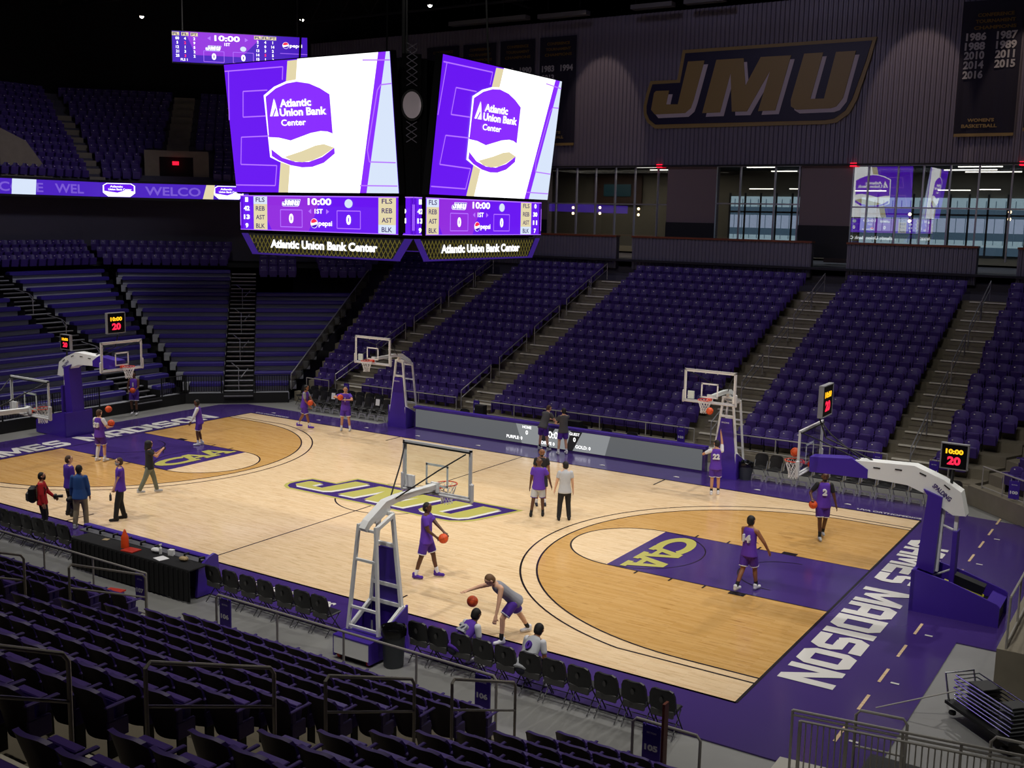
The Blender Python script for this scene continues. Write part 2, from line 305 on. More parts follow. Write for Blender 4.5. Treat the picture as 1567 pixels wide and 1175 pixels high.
def logo(add,T,lay):
    """T maps (0..1,0..1)->3D point+layer"""
    nm=lambda p:((p[0]-lx0)/(lx1-lx0),(p[1]-lz0)/(lz1-lz0))
    for pts,m,k in [(LW['outer'],lay[0],0),(LW['inner'],lay[1],1)]+[(LWs[c],lay[2],2) for c in ('J','M_','U')]+[(LW[c],lay[3],3) for c in ('J','M_','U')]:
        add([nm(p) for p in pts],m,k)
logo(lambda pts,m,k:ct.poly([(-4.05+8.1*a,-1.12+2.4*b,zc+.005+.0015*k) for a,b in pts][::-1],m),None,('court_gold','court_purple','court_white','court_gold'))
o=struct(ct,'floor'); tri=o.modifiers.new('t','TRIANGULATE')
# make every flat painted polygon face up
bm=bmesh.new(); bm.from_mesh(o.data)
for f in bm.faces:
    f.normal_update()
    if f.normal.z<-.5 and f.calc_center_median().z>0.01: f.normal_flip()
bm.to_mesh(o.data); bm.free()

# ---- terraces (far, near, corner, end)
T2=.7071
def terr(mb,fr,rows,d0,z0,t,r,s0f,s1f,th=.16,first=0,m='terr'):
    """fr=(P0,a,o): rows of treads from distance d0, height z0"""
    P0,a,o=fr
    for i in range(first,rows):
        da=d0+t*i;db=da+t+.02; z=z0+r*i
        q=[Vector((*(P0+a*s+o*d),0)) for s,d in ((s0f(da),da),(s1f(da),da),(s1f(db),db),(s0f(db),db))]
        zb=max(0,z-r-.12) if i else 0
        vs=[Vector((p.x,p.y,zb)) for p in q]+[Vector((p.x,p.y,z)) for p in q]
        mb.add(vs,[(3,2,1,0),(4,5,6,7),(0,1,5,4),(1,2,6,5),(2,3,7,6),(3,0,4,7)],m)
V2=lambda x,y:Vector((x,y))
FAR=(V2(0,11.6),V2(1,0),V2(0,1)); NEAR=(V2(0,-12.05),V2(1,0),V2(0,-1))
F2=(V2(-16.8,9.2),V2(T2,T2),V2(-T2,T2)); F1=(V2(-18.6,0),V2(0,1),V2(-1,0)); FR=(V2(16.75,9.1),V2(T2,-T2),V2(T2,T2))
KS=.414
mb=MB(); terr(mb,FAR,16,-.1,.5,.877,.344,lambda d:-15-KS*d,lambda d:15.1+KS*d); mb.box((0,11.42,.23),(30.4,.3,.46),'terr'); struct(mb,'floor')
mb=MB(); terr(mb,FR,14,0.1,.55,.877,.344,lambda d:-2.3-KS*d,lambda d:6)
p=FR[0]; mb.prism([(*(p+FR[1]*-2.4),0),(*(p+FR[1]*7),0),(*(p+FR[1]*7+FR[2]*.3),0),(*(p+FR[1]*-2.5+FR[2]*.3),0)],(0,0,.62),'terr'); struct(mb,'floor')
mb=MB(); terr(mb,NEAR,17,0,.40,.865,.357,lambda d:-24,lambda d:15.4+.3*d); mb.box((-4.5,-11.95,.2),(39.6,.24,.40),'terr'); struct(mb,'floor')
# right end stand front wall and seating bowl beyond
mb=MB(); mb.box((19.35,1.9,.55),(2.1,13.4,1.1),'terr')
for i in range(10): mb.box((20.9+.86*i,5,.55+.17*i+.17),(.87,19.6,1.1+.344*i),'terr')
struct(mb,'floor')
# near corner landing beside the stands
mb=MB(); mb.prism([(15.95,-9.95,0),(16.0,-14,0),(22,-14,0),(22,-9.3,0)][::-1],(0,0,.45),'landing'); struct(mb,'floor')
# stair nosings in the aisles of the far stand
for x0,x1 in ((-13.2,-11.75),(-5.95,-4.5),(5.05,6.5),(12.25,13.72)):
    mb=MB()
    for i in range(16):
        z=.5+.344*i; y=11.5+.877*i
        if i: 
            mb.box(((x0+x1)/2,y-.2,z-.344/2-.09),(x1-x0,.42,.17),'terr'); mb.box(((x0+x1)/2,y-.41,z-.175),(x1-x0,.06,.02),'terr')
        mb.box(((x0+x1)/2,y+.0,z-.012),(x1-x0,.13,.045),'nose')
    struct(mb,'floor')
mb=MB()
for i in range(15):
    z=.40+.357*i;y=-12.05-.865*i
    for x0,x1 in ((12.2,13.2),(3.4,4.8)):
        if i: mb.box(((x0+x1)/2,y+.2,z-.27),(x1-x0,.42,.17),'terr')
        mb.box(((x0+x1)/2,y-.03,z+.006),(x1-x0,.05,.012),'nose')
struct(mb,'floor')
# ---- far side wall, parapets, club
def ribbed(mb,x0,x1,y,z0,z1,m='ribbed',p=.26,dd=.06,flip=1):
    n=int((x1-x0)/p); V=[];
    prof=[]
    for i in range(n):
        x=x0+i*p; prof+=[(x,y),(x+p*.40,y),(x+p*.55,y-dd),(x+p*.85,y-dd)]
    prof.append((x1,y))
    V=[(a,b,z0) for a,b in prof]+[(a,b,z1) for a,b in prof]; N=len(prof)
    mb.add(V,[(i,i+1,N+i+1,N+i) for i in range(N-1)],m)
mb=MB(); ribbed(mb,-30,24,28.3,11.82,19.8,p=.24,dd=.06); mb.box((-3,28.6,15.8),(54,.4,7.98),'wallgrey'); mb.box((-3,28.35,11.78),(54,.5,.08),'beam'); struct(mb,'wall_far')
xg=lambda u:px(u,330,1,28.4).x
cuts=[(-30,xg(838),1),(xg(1020),xg(1094),1),(xg(1223),xg(1301),1)]
mb=MB()
for a,b,_ in cuts: mb.box(((a+b)/2,28.6,9.5),(b-a,.5,4.6),'clubcol'); mb.box(((a+b)/2,28.33,8.0),(b-a,.06,1.6),'beam')
struct(mb,'wall_far')
mb=MB() # club interior shell
mb.box((-3,36.3,9.5),(54,.2,5.2),'clubwall'); mb.box((-3,31,6.75),(54,10.6,.1),'clubfloor'); mb.box((-3,32.4,12.0),(54,8,.2),'dark')
mb.box((xg(1028),30.4,9.4),(.7,.7,5),'clubcol'); mb.box((xg(1262),31,9.4),(1.2,.7,5),'clubcol')
struct(mb,'wall_far')
gi=0
for u0,u1,us,ns in ((838,1020,(851,882,911,941,971,1006),'a'),(1094,1223,(1095,1132,1185,1222),'b'),(1301,1640,(1303,1327,1372,1411,1452,1496,1547,1600),'c')):
    a,b=xg(u0),xg(u1); gi+=1
    mb=MB(); mb.box(((a+b)/2,28.45,9.6),(b-a,.012,4.3),'glassclub'); g=mb.build('window_%d'%gi,kind='structure')
    fr=MB(); 
    for u in us: fr.box((px(u,300,1,28.4).x,28.42,9.55),(.07,.12,4.5),'railw')
    zz=px((u0+u1)/2,312 if u0<1290 else 319,1,28.4).z
    fr.box(((a+b)/2,28.42,zz),(b-a,.09,.07),'railw'); fr.box(((a+b)/2,28.42,11.76),(b-a,.12,.08),'railw')
    fr.build('window_frame',parent=g)
# parapets with ledges
mb=MB()
for (ua,ub,za) in ((-30,None,0),):
    pass
PAR=[(-26,-5.95),(-5.0,4.65),(6.35,12.15),(13.8,24)]
for i,(a,b) in enumerate(PAR):
    mb=MB(); ribbed(mb,a,b,26.15,6.3,7.95,p=.2,dd=.04); mb.box(((a+b)/2,26.35,7.12),(b-a,.3,1.66),'wallgrey'); o=struct(mb,'wall_far')
    l=MB(); l.box(((a+b)/2,26.3,8.0),(b-a+.05,.5,.09),'ledge'); struct(l,'trim_%d'%(i+1))
mb=MB(); mb.box((-3,26.9,3.2),(54,.9,6.4),'wallgrey'); struct(mb,'wall_far')
# daylight windows at the back of the club and the lit building outside (seen as panes with mullions)
gi=4
for a,b in ((xg(1094)-.6,xg(1226)),(xg(1301),xg(1301)+13)):
    g=MB(); yb=36.1; a2=a-1.6; b2=b+.5
    g.box(((a2+b2)/2,yb,10.1),(b2-a2,.05,.6),'day'); g.box(((a2+b2)/2,yb,8.6),(b2-a2,.05,2.4),'daydim'); g.box(((a2+b2)/2,yb-.03,8.95),(b2-a2,.05,.75),'daypale'); g.box(((a2+b2)/2,yb-.03,8.0),(b2-a2,.05,.35),'day')
    for q_ in range(int((b2-a2)/.48)): g.box((a2+.3+.48*q_,yb-.05,9.1),(.035,.05,2.3),'daydim')
    o=g.build('window_%d'%gi,kind='structure'); gi+=1; f=MB(); x=a2
    while x<b2: f.box((x,yb-.1,9),(.09,.1,3.2),'beam'); x+=.95
    f.box(((a2+b2)/2,yb-.1,9.5),(b2-a2,.1,.1),'beam'); f.build('window_frame',parent=o)
# ---- left end: wall behind concourse, upper deck front and roof
def facet_wall(name,pts,z0,z1,th,m):
    mb=MB()
    for (x0,y0),(x1,y1) in zip(pts,pts[1:]):
        a=Vector((x0,y0,0));b=Vector((x1,y1,0));n=(b-a).cross(Vector((0,0,1))).normalized()*-th
        mb.prism([a+Vector((0,0,z0)),b+Vector((0,0,z0)),b+n+Vector((0,0,z0)),a+n+Vector((0,0,z0))],(0,0,z1-z0),m)
    return struct(mb,name)
def at(fr,s,d,z=0): q=fr[0]+fr[1]*s+fr[2]*d; return Vector((q.x,q.y,z))
dW=16.8; seam=lambda d:(-18.6-d,7.5+KS*d); rseam=lambda d:tuple(F2[0]+F2[1]*(2.47+KS*d)+F2[2]*d)
facet_wall('wall_left',[(-18.6-dW,-22),seam(dW),rseam(dW)],5.9,10.2,-.3,'wallgrey')
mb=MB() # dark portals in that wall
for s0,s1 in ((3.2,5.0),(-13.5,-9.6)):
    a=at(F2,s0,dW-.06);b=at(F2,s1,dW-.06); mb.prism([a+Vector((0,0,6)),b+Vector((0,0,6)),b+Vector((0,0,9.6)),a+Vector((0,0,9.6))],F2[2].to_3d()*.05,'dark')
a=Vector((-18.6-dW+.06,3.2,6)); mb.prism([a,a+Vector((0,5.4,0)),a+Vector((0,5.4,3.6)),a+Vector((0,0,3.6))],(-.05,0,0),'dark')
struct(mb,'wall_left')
# concourse slab, upper deck slab and terraces
mb=MB()
for dd0,dd1,z0,z1 in ((14.5,26,5.6,5.85),(12.5,17.3,9.5,9.9)):
    mb.prism([(-18.6-dd0,-22,z0),(*seam(dd0),z0),(*seam(dd1),z0),(-18.6-dd1,-22,z0)],(0,0,z1-z0),'beam')
    mb.prism([(*seam(dd0),z0),(*rseam(dd0),z0),(*rseam(dd1),z0),(*seam(dd1),z0)],(0,0,z1-z0),'beam')
struct(mb,'floor')
mb=MB()
for i in range(13):
    d=12.7+.84*i; z=10.3+.47*i; e=d+.86
    mb.prism([(-18.6-d,-22,z-.5),(*seam(d),z-.5),(*seam(e),z-.5),(-18.6-e,-22,z-.5)],(0,0,.5),'wallgrey')
    mb.prism([(*seam(d),z-.5),(*rseam(d),z-.5),(*rseam(e),z-.5),(*seam(e),z-.5)],(0,0,.5),'wallgrey')
struct(mb,'floor')
facet_wall('wall_left',[(-18.6-24,-24),seam(24),rseam(24)],9,24,-.3,'dark')
# upper deck concrete aisle and vomitory portal on the diagonal facet
mb=MB()
up=lambda s,i,dz=0:at(F2,s,12.7+.84*i,10.3+.47*i+dz)
S0=(at(F2,0,0)); 
for i in range(4,12):
    a,b=up(-4.4,i,.02),up(-3.15,i,.02); mb.prism([a,b,b+F2[2].to_3d()*.84,a+F2[2].to_3d()*.84],(0,0,.06),'terr'); mb.prism([a,b,b+Vector((0,0,.45)),a+Vector((0,0,.45))],F2[2].to_3d()*.1,'terr')
struct(mb,'floor')
mb=MB()
def vwall(mb,s0,s1,d,z0,z1,m,th=.15): mb.prism([at(F2,s0,d,z0),at(F2,s1,d,z0),at(F2,s1,d,z1),at(F2,s0,d,z1)],F2[2].to_3d()*th,m)
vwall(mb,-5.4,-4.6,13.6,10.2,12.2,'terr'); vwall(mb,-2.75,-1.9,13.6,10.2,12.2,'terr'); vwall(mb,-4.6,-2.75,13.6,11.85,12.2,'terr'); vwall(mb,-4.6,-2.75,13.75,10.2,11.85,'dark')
for i in range(9):
    a=seam(12.7+.84*i); mb.prism([(a[0]-.25,a[1]-.4,10.3+.47*i),(a[0]+.15,a[1]+.3,10.3+.47*i),(a[0]-.55,a[1]+.7,10.3+.47*i),(a[0]-.95,a[1]-.1,10.3+.47*i)],(0,0,.3),'terr')
mb.prism([(-32,7.4,10.2),(-32,10.6,10.2),(-32,8.9,12.3),(-32,7.4,12.9)],(-.2,0,0),'terr')
struct(mb,'wall_left')
e=at(F2,-3.7,13.5,11.5); b=MB(); b.T=frame(e,F2[1].to_3d(),(0,0,1)); b.box((0,0,0),(.34,.2,.1),'led_exit'); b.build('exit_sign',label='red exit sign above the upper deck portal at far left',cat='exit sign')
# ---- ceiling, outer walls, trusses
mb=MB(); mb.box((0,0,23.6),(110,110,.3),'dark'); struct(mb,'ceiling')
for nm,c,dd in (('wall_near',(0,-44,11),(110,.4,24)),('wall_right',(44,0,11),(.4,110,24)),('wall_left',(-52,0,11),(.4,110,24)),('wall_far',(0,44,11),(110,.4,24))):
    mb=MB(); mb.box(c,dd,'dark'); struct(mb,nm)
def truss(p,q,h,lab):
    p=Vector(p);q=Vector(q); t=empty('roof_truss',p,lab,'truss'); L=(q-p).length; n=int(L/2.4)
    top=MB(); top.tube([Vector(),q-p],.09,'beam',6); top.build('top_chord',parent=t)
    bot=MB(); bot.tube([Vector((0,0,-h)),q-p+Vector((0,0,-h))],.09,'beam',6); bot.build('bottom_chord',parent=t)
    w=MB()
    for i in range(n):
        a=(q-p)*(i/n);b=(q-p)*((i+.5)/n);c=(q-p)*((i+1)/n); w.tube([a,b+Vector((0,0,-h)),c],.045,'beam',5)
    w.build('web',parent=t)
truss((-30,27,22.6),(24,27,22.6),1.7,'dark roof truss running along the ribbed wall above the wall sign')
truss((-40,16,23),(24,16,23),2.2,'dark roof truss crossing the hall behind the hanging scoreboard')
truss((-40,6,23),(24,6,23),2.2,'dark roof truss crossing directly over the court beside the scoreboard')
truss((-14,30,23),(-14,-20,23),2.0,'dark roof truss running toward the ribbed wall, left of the scoreboard')
i=0
for u0,v0,u1,v1 in ((690,37,808,27),(826,27,900,19),(968,13,1031,5),(1049,4,1110,-2)):
    a=px(u0,v0,1,26.5);b=px(u1,v1,1,26.5); t=MB(); c=(a+b)/2; t.box((0,0,0),((b-a).length,.5,.22),'catw'); i+=1; t.tube([(-1,0,.1),(-1,0,3.85)],.015,'beam',4); t.tube([(1,0,.1),(1,0,3.85)],.015,'beam',4)
    t.build('air_duct',loc=(c.x,c.y,(a.z+b.z)/2),label='grey ceiling duct segment along the wall top, %s from the left'%ORD[i],cat='duct',group='duct segments along the wall top')
for (u,v,zz,l) in ((658,8,20,'white spotlight above the gap between the two big screens'),(462,30,20,'white spotlight just right of the small hanging score display'),(217,25,20,'white spotlight at far left above the dark upper deck'),(1000,-8,20,None)):
    if not l: continue
    p=px(u,v,2,zz); s=empty('ceiling_spotlight',p,l,'spotlight',group='ceiling spotlights')
    b=MB(); b.lathe([(.05,.32),(.13,.26),(.15,.02),(.15,0)],(0,0,0),'black',12); b.tube([(0,0,.3),(0,0,2.6)],.02,'beam',5); b.build('housing',parent=s)
    b=MB(); b.ball((0,0,0),.11,'spot',10,6); b.build('lens',parent=s)
# ================================================================ SCOREBOARD
sb=empty('scoreboard',(0,0,8.3),'huge hanging scoreboard with violet and white screens over center court','scoreboard')
def child(mb,name,par,smooth=False,label=None):
    o=mb.build(name,parent=par,smooth=smooth,label=label); o.matrix_parent_inverse=Matrix.Translation(-par.location) if par.rotation_euler.z==0 else Matrix.Identity(4)
    return o
core=MB(); core.box((0,0,10.6),(5.9,5.9,4.7),'void')
core.box((0,0,8.86),(6.1,6.1,1.15),'void')
core.prism([(2.45,-3.0,8.3),(3.0,-2.45,8.3),(3.3,-2.8,8.3),(2.8,-3.3,8.3)],(0,0,4.6),'void'); child(core,'cabinet',sb)
cb=MB()
for a in (-2,2):
    for b in (-2,2): cb.tube([(a,b,12.9),(a*.8,b*.8,23.5)],.03,'black',6)
cb.tube([(2.2,-2.4,12.9),(2.2,-2.4,23.5)],.05,'black',6)
child(cb,'cable',sb)
def scr_frame(k):
    if k==0: return frame((-3,-3.56,9.43),(1,0,0),Vector((0,-.4,3.52)).normalized())
    if k==1: return frame((3.56,-3,9.43),(0,1,0),Vector((.4,0,3.52)).normalized())
    if k==2: return frame((3,3.56,9.43),(-1,0,0),Vector((0,.4,3.52)).normalized())
    return frame((-3.56,3,9.43),(0,-1,0),Vector((-.4,0,3.52)).normalized())
F0=scr_frame(0); F0i=F0.inverted(); nrm=F0.col[2].to_3d(); HS=3.5426
def s2(x,y): q=F0i@pp(300+x/3.9175,y/3.9175,F0.col[3].to_3d(),nrm); return (q.x,q.y)
ART=[('led_cream',[(548,365),(608,358),(555,1170),(497,1170)]),('led_w',[(608,350),(1093,310),(985,1175),(555,1175)]),('led_p2',[(1093,310),(1140,310),(1025,1175),(985,1175)]),('led_blue',[(1140,305),(1170,300),(1222,1175),(1025,1175)]),
 ('led_w',[(408,572),(470,520),(540,488),(600,477),(680,488),(750,520),(805,560),(835,890),(835,922),(770,977),(700,1003),(640,1006),(570,993),(500,968),(447,942)]),
 ('led_p2',[(420,580),(480,530),(545,500),(605,489),(680,500),(745,528),(803,565),(822,800),(790,788),(750,785),(690,797),(570,842),(500,825),(440,822)]),
 ('led_p2',[(455,895),(520,945),(600,970),(680,970),(760,940),(832,885),(835,920),(770,975),(700,1000),(640,1003),(570,990),(500,962),(458,935)]),
 ('led_cream',[(535,940),(640,905),(720,872),(770,863),(832,885),(760,935),(700,962),(640,972),(580,965)]),
 ('led_w',[(470,590),(482,640),(462,697),(448,697)]),('led_w',[(474,590),(500,695),(470,697),(484,660)])]
ARTL=[(m,[s2(*p) for p in q]) for m,q in ART]
LN=[[(175,428),(523,400),(520,478)],[(197,428),(202,720)],[(430,540),(285,548),(285,702),(420,695)],[(440,815),(275,822),(272,985),(487,992),(478,1112),(243,1108)],[(1000,360),(1180,358)],[(1180,500),(1110,508),(1090,540),(1030,900),(1042,970),(1200,975)],[(985,1112),(1210,1115)]]
LNL=[[s2(*p) for p in q] for q in LN]
def clipx(q): return [(min(max(a,0),6.0),min(max(b,0),HS)) for a,b in q]
for k in range(4):
    F=scr_frame(k); s=MB(); s.T=F; s.box((3,HS/2,-.12),(6.06,HS+.06,.2),'void'); s.poly([(0,0,.0),(6,0,0),(6,HS,0),(0,HS,0)],'led_p')
    for j,(m,q) in enumerate(ARTL): s.poly([(a,b,.004+.003*j) for a,b in clipx(q)],m)
    for q in LNL:
        for a,b in zip(q,q[1:]):
            a=Vector(clipx([a])[0]);b=Vector(clipx([b])[0]); 
            if (b-a).length<.02: continue
            t=(b-a).normalized()*.016; n=Vector((-t.y,t.x)); s.poly([(*(a+n),.02),(*(a-n),.02),(*(b-n),.02),(*(b+n),.02)],'led_line')
    I=Matrix.Identity(4)
    c=[s2(600,615),s2(645,668),s2(590,733)]; w=lambda a,b,y:s2(b,y)[0]-s2(a,y)[0]
    put_text(s,'Atlantic',I,c[0][0],c[0][1],.21,'led_w',w=w(507,695,615),bold=.035,z=.04); put_text(s,'Union Bank',I,c[1][0],c[1][1],.21,'led_w',w=w(505,785,668),bold=.035,z=.04); put_text(s,'Center',I,c[2][0],c[2][1],.17,'led_w',w=w(517,665,733),bold=.02,z=.04)
    child(s,'video_screen',sb)
# score ring, one panel per side
def tri(mb,pts,m,z=.01): mb.poly([(a,b,z) for a,b in pts],m)
def outl(mb,x0,y0,x1,y1,w,m,z=.01):
    for c,d in (((x0+x1)/2,y0),((x0+x1)/2,y1)): mb.poly([(x0,d-w,z),(x1,d-w,z),(x1,d+w,z),(x0,d+w,z)],m)
    for c in (x0,x1): mb.poly([(c-w,y0,z),(c+w,y0,z),(c+w,y1,z),(c-w,y1,z)],m)
def circ(cx,cy,r,a0=0,a1=2*PI,n=20,sx=1): return [(cx+r*sx*math.cos(a0+(a1-a0)*i/n),cy+r*math.sin(a0+(a1-a0)*i/n)) for i in range(n)]
def pepsi(s,cx,cy,r,tw,m='led_w'):
    I=Matrix.Identity(4); tri(s,circ(cx,cy,r),'led_w',.012)
    tri(s,[p for p in circ(cx,cy,r*.93,.25,PI-.35)]+[(cx-r*.8,cy+r*.05),(cx,cy+r*.1),(cx+r*.8,cy+r*.35)],'led_red',.016)
    tri(s,[p for p in circ(cx,cy,r*.93,PI+.35,2*PI-.35)]+[(cx+r*.8,cy-r*.15),(cx,cy-r*.35),(cx-r*.7,cy-r*.5)],'led_pd',.016)
    put_text(s,'pepsi',I,cx+r*1.25+tw/2,cy-.02,r*1.3,m,w=tw,bold=.02,z=.014)
def jmu(s,cx,cy,w,h,lay=('led_w','led_pd','led_w','led_w')):
    logo(lambda pts,m,kk:s.poly([(cx-w/2+w*a,cy-h/2+h*b,.01+.003*kk) for a,b in pts],m),None,lay)
def score_face(s,W,H):
    I=Matrix.Identity(4); s.poly([(0,0,0),(W,0,0),(W,H,0),(0,H,0)],'led_p'); s.poly([(.2*W,0,.003),(.42*W,0,.003),(.5*W,H,.003),(.1*W,H,.003)],'led_pink')
    tri(s,[(0,H-.03),(W,H-.03),(W,H),(0,H)],'led_line'); tri(s,[(0,0),(W,0),(W,.02),(0,.02)],'led_line')
    for x0,x1,dx,al,nums in ((.55,1.1,.27,1,('1','42','13','9')),(5.25,5.85,6.08,0,('0','30','11','7'))):
        for i,(t,n) in enumerate(zip(('FLS','REB','AST','BLK'),nums)):
            y=H*(.875-.25*i); s.poly([(x0,y-H*.125,.006),(x1,y-H*.125,.006),(x1,y+H*.125,.006),(x0,y+H*.125,.006)],'led_blue' if (al and i<1) or (not al and i>2) else 'led_cream')
            put_text(s,t,I,(x0+x1)/2,y,.13,'led_txt',w=.36,bold=.015,z=.012); put_text(s,n,I,dx,y,.135,'led_w',bold=.045,z=.012,w=.12*len(n))
    tri(s,[(W-.03,.12),(W,.12),(W,.8*H),(W-.03,.8*H)],'led_line',.012); tri(s,[(0,.12),(.03,.12),(.03,.8*H),(0,.8*H)],'led_line',.012)
    jmu(s,2.05,.80*H,.72,.2*H); put_text(s,'10:00',I,3.13,.84*H,.19*H,'led_w',w=.88,bold=.03,z=.012)
    put_text(s,'1ST',I,3.1,.575*H,.13*H,'led_w',w=.3,bold=.02,z=.012)
    for x,d in ((2.82,-1),(3.38,1)): tri(s,[(x,.5*H),(x+.11*d,.57*H),(x,.64*H)],'led_line',.012)
    pepsi(s,2.93,.24*H,.135,.5)
    for x in (2.05,4.2): outl(s,x-.42,.12*H,x+.42,.6*H,.012,'led_line'); put_text(s,'0',I,x,.36*H,.27*H,'led_w',w=.17,bold=.05,z=.012)
    tri(s,circ(4.2,.8*H,.12,sx=1.2),'led_blue',.012)
FR4=lambda hw,z:[frame((-hw,-hw,z),(1,0,0),(0,0,1)),frame((hw,-hw,z),(0,1,0),(0,0,1)),frame((hw,hw,z),(-1,0,0),(0,0,1)),frame((-hw,hw,z),(0,-1,0),(0,0,1))]
for F in FR4(3.22,8.35): s=MB(); s.T=F; s.box((3.22,.5,-.06),(6.44,1.0,.1),'black'); score_face(s,6.44,1.0); child(s,'score_panel',sb)
for F in FR4(3.2,7.68):
    s=MB(); s.T=F; W=6.4; H=.57; I=Matrix.Identity(4)
    s.poly([(.0,H,0),(.42,0,0),(W-.42,0,0),(W,H,0)],'black')
    def cl(p,q): # clip segment to trapezoid by sampling
        pts=[Vector(p)+(Vector(q)-Vector(p))*i/12 for i in range(13)]; return [v for v in pts if 0<=v.y<=H and .42*(1-v.y/H)+.28<=v.x<=W-.28-.42*(1-v.y/H)]
    n=0; x=-H
    while x<W+H:
        for sg in (1,-1):
            c=cl((x,0),(x+sg*H*.62,H))
            if len(c)>1:
                a,b=c[0],c[-1]; t=(b-a).normalized()*.014; nn=Vector((-t.y,t.x)); s.poly([(*(a+nn),.01),(*(a-nn),.01),(*(b-nn),.01),(*(b+nn),.01)],'lattice')
        x+=.155
    for a in (1,-1):
        X=lambda v:v if a>0 else W-v
        s.poly([(X(0),H,.015),(X(.28),H,.015),(X(.70),0,.015),(X(.42),0,.015)],'fin')
    s.poly([(.42,-.03,.012),(W-.42,-.03,.012),(W-.42,.02,.012),(.42,.02,.012)],'fin')
    put_text(s,'Atlantic Union Bank Center',I,W/2,H*.52,.24,'led_w',w=4.0,bold=.045,z=.03)
    child(s,'sponsor_band',sb)
s=MB() # corner column with lattice and plain plaque
F=frame((2.98,-3.12,8.4),Vector((1,1,0)).normalized(),(0,0,1)); s.T=F
s.box((.05,2.3,.0),(.5,4.6,.1),'void')
for i in range(14):
    y=2.35+i*.18
    if 2.75<y<3.75: continue
    for sg in (1,-1): s.tube([(.05-.14*sg,y,.06),(.05+.14*sg,y+.18,.06)],.012,'wallgrey',4)
child(s,'corner_column',sb)
s=MB(); s.T=F; s.prism([(a,b,.07) for a,b in circ(.05,3.3,.40,sx=.72,n=28)],(0,0,.05),'blackp'); s.prism([(a,b,.12) for a,b in circ(.05,3.3,.34,sx=.70,n=28)],(0,0,.02),'signwhite'); child(s,'plaque',sb,label='plain grey rounded plaque')
# auxiliary display, upper left
a=px(263,47,2,16.0); b=px(470,58,2,16.0); X=(b-a); X.z=0; W=X.length; X.normalize(); Hh=1.2
t=empty('score_display',(a.x,a.y,14.8),'small violet hanging score display partly hidden behind the big left screen','display'); F=frame((a.x,a.y,14.8),X,(0,0,1))
s=MB(); s.T=F; I=Matrix.Identity(4); s.box((W/2,Hh/2,-.15),(W+.06,Hh+.06,.25),'black'); s.tube([(.4,Hh,-.15),(.4,8,-.15)],.03,'black',5); s.tube([(W-.4,Hh,-.15),(W-.4,8,-.15)],.03,'black',5); child(s,'cabinet',t)
s=MB(); s.T=F; s.poly([(0,0,0),(W,0,0),(W,Hh,0),(0,Hh,0)],'led_pd'); s.poly([(.9,.3,.003),(2.7,.3,.003),(3.6,Hh,.003),(.5,Hh,.003)],'led_pink')
for i,(p,q,r) in enumerate((('00','4','2'),('5','2','9'),('12','1','5'),('21','3','2'),('25','3','2'))):
    y=Hh-.27-.17*i
    for x,tt,m in ((.2,p,'led_w'),(.5,q,'led_red' if i in (1,4) else 'led_w'),(.86,r,'led_w')): put_text(s,tt,I,x,y,.11,m,bold=.03,z=.01)
for x,tt in ((.14,'PL'),(.5,'FL'),(.86,'PT'),(3.36,'PL'),(3.66,'FL'),(3.96,'PT')): s.poly([(x-.14,Hh-.17,.006),(x+.14,Hh-.17,.006),(x+.14,Hh-.03,.006),(x-.14,Hh-.03,.006)],'led_cream'); put_text(s,tt,I,x,Hh-.1,.1,'led_txt',w=.22,z=.012)
for i,(p,q,r) in enumerate((('2','4','1'),('7','0','14'),('13','3','2'),('14','5','5'),('15','1','3'))):
    y=Hh-.27-.17*i
    for x,tt,m in ((3.36,p,'led_w'),(3.66,q,'led_red' if i==3 else 'led_w'),(3.96,r,'led_w')): put_text(s,tt,I,x,y,.11,m,bold=.03,z=.01)
put_text(s,'FLS 1',I,.45,.1,.1,'led_w',z=.01)
put_text(s,'10:00',I,2.15,Hh-.2,.22,'led_w',w=1.0,bold=.03,z=.012); put_text(s,'1ST',I,2.15,Hh-.43,.12,'led_w',z=.012); jmu(s,1.6,.6,.62,.2)
for x,d in ((1.5,-1),(2.85,1)): tri(s,[(x,Hh-.3),(x+.13*d,Hh-.22),(x,Hh-.14)],'led_line',.012)
for x in (1.62,2.78): outl(s,x-.4,.06,x+.4,.48,.01,'led_line'); put_text(s,'0',I,x,.27,.26,'led_w',w=.17,bold=.05,z=.012)
tri(s,circ(2.78,.62,.1,sx=1.2),'led_blue',.012); pepsi(s,4.48,.85,.13,.5)
tri(s,[(4.25,.52),(W,.52),(W,.54),(4.25,.54)],'led_line'); child(s,'screen',t)
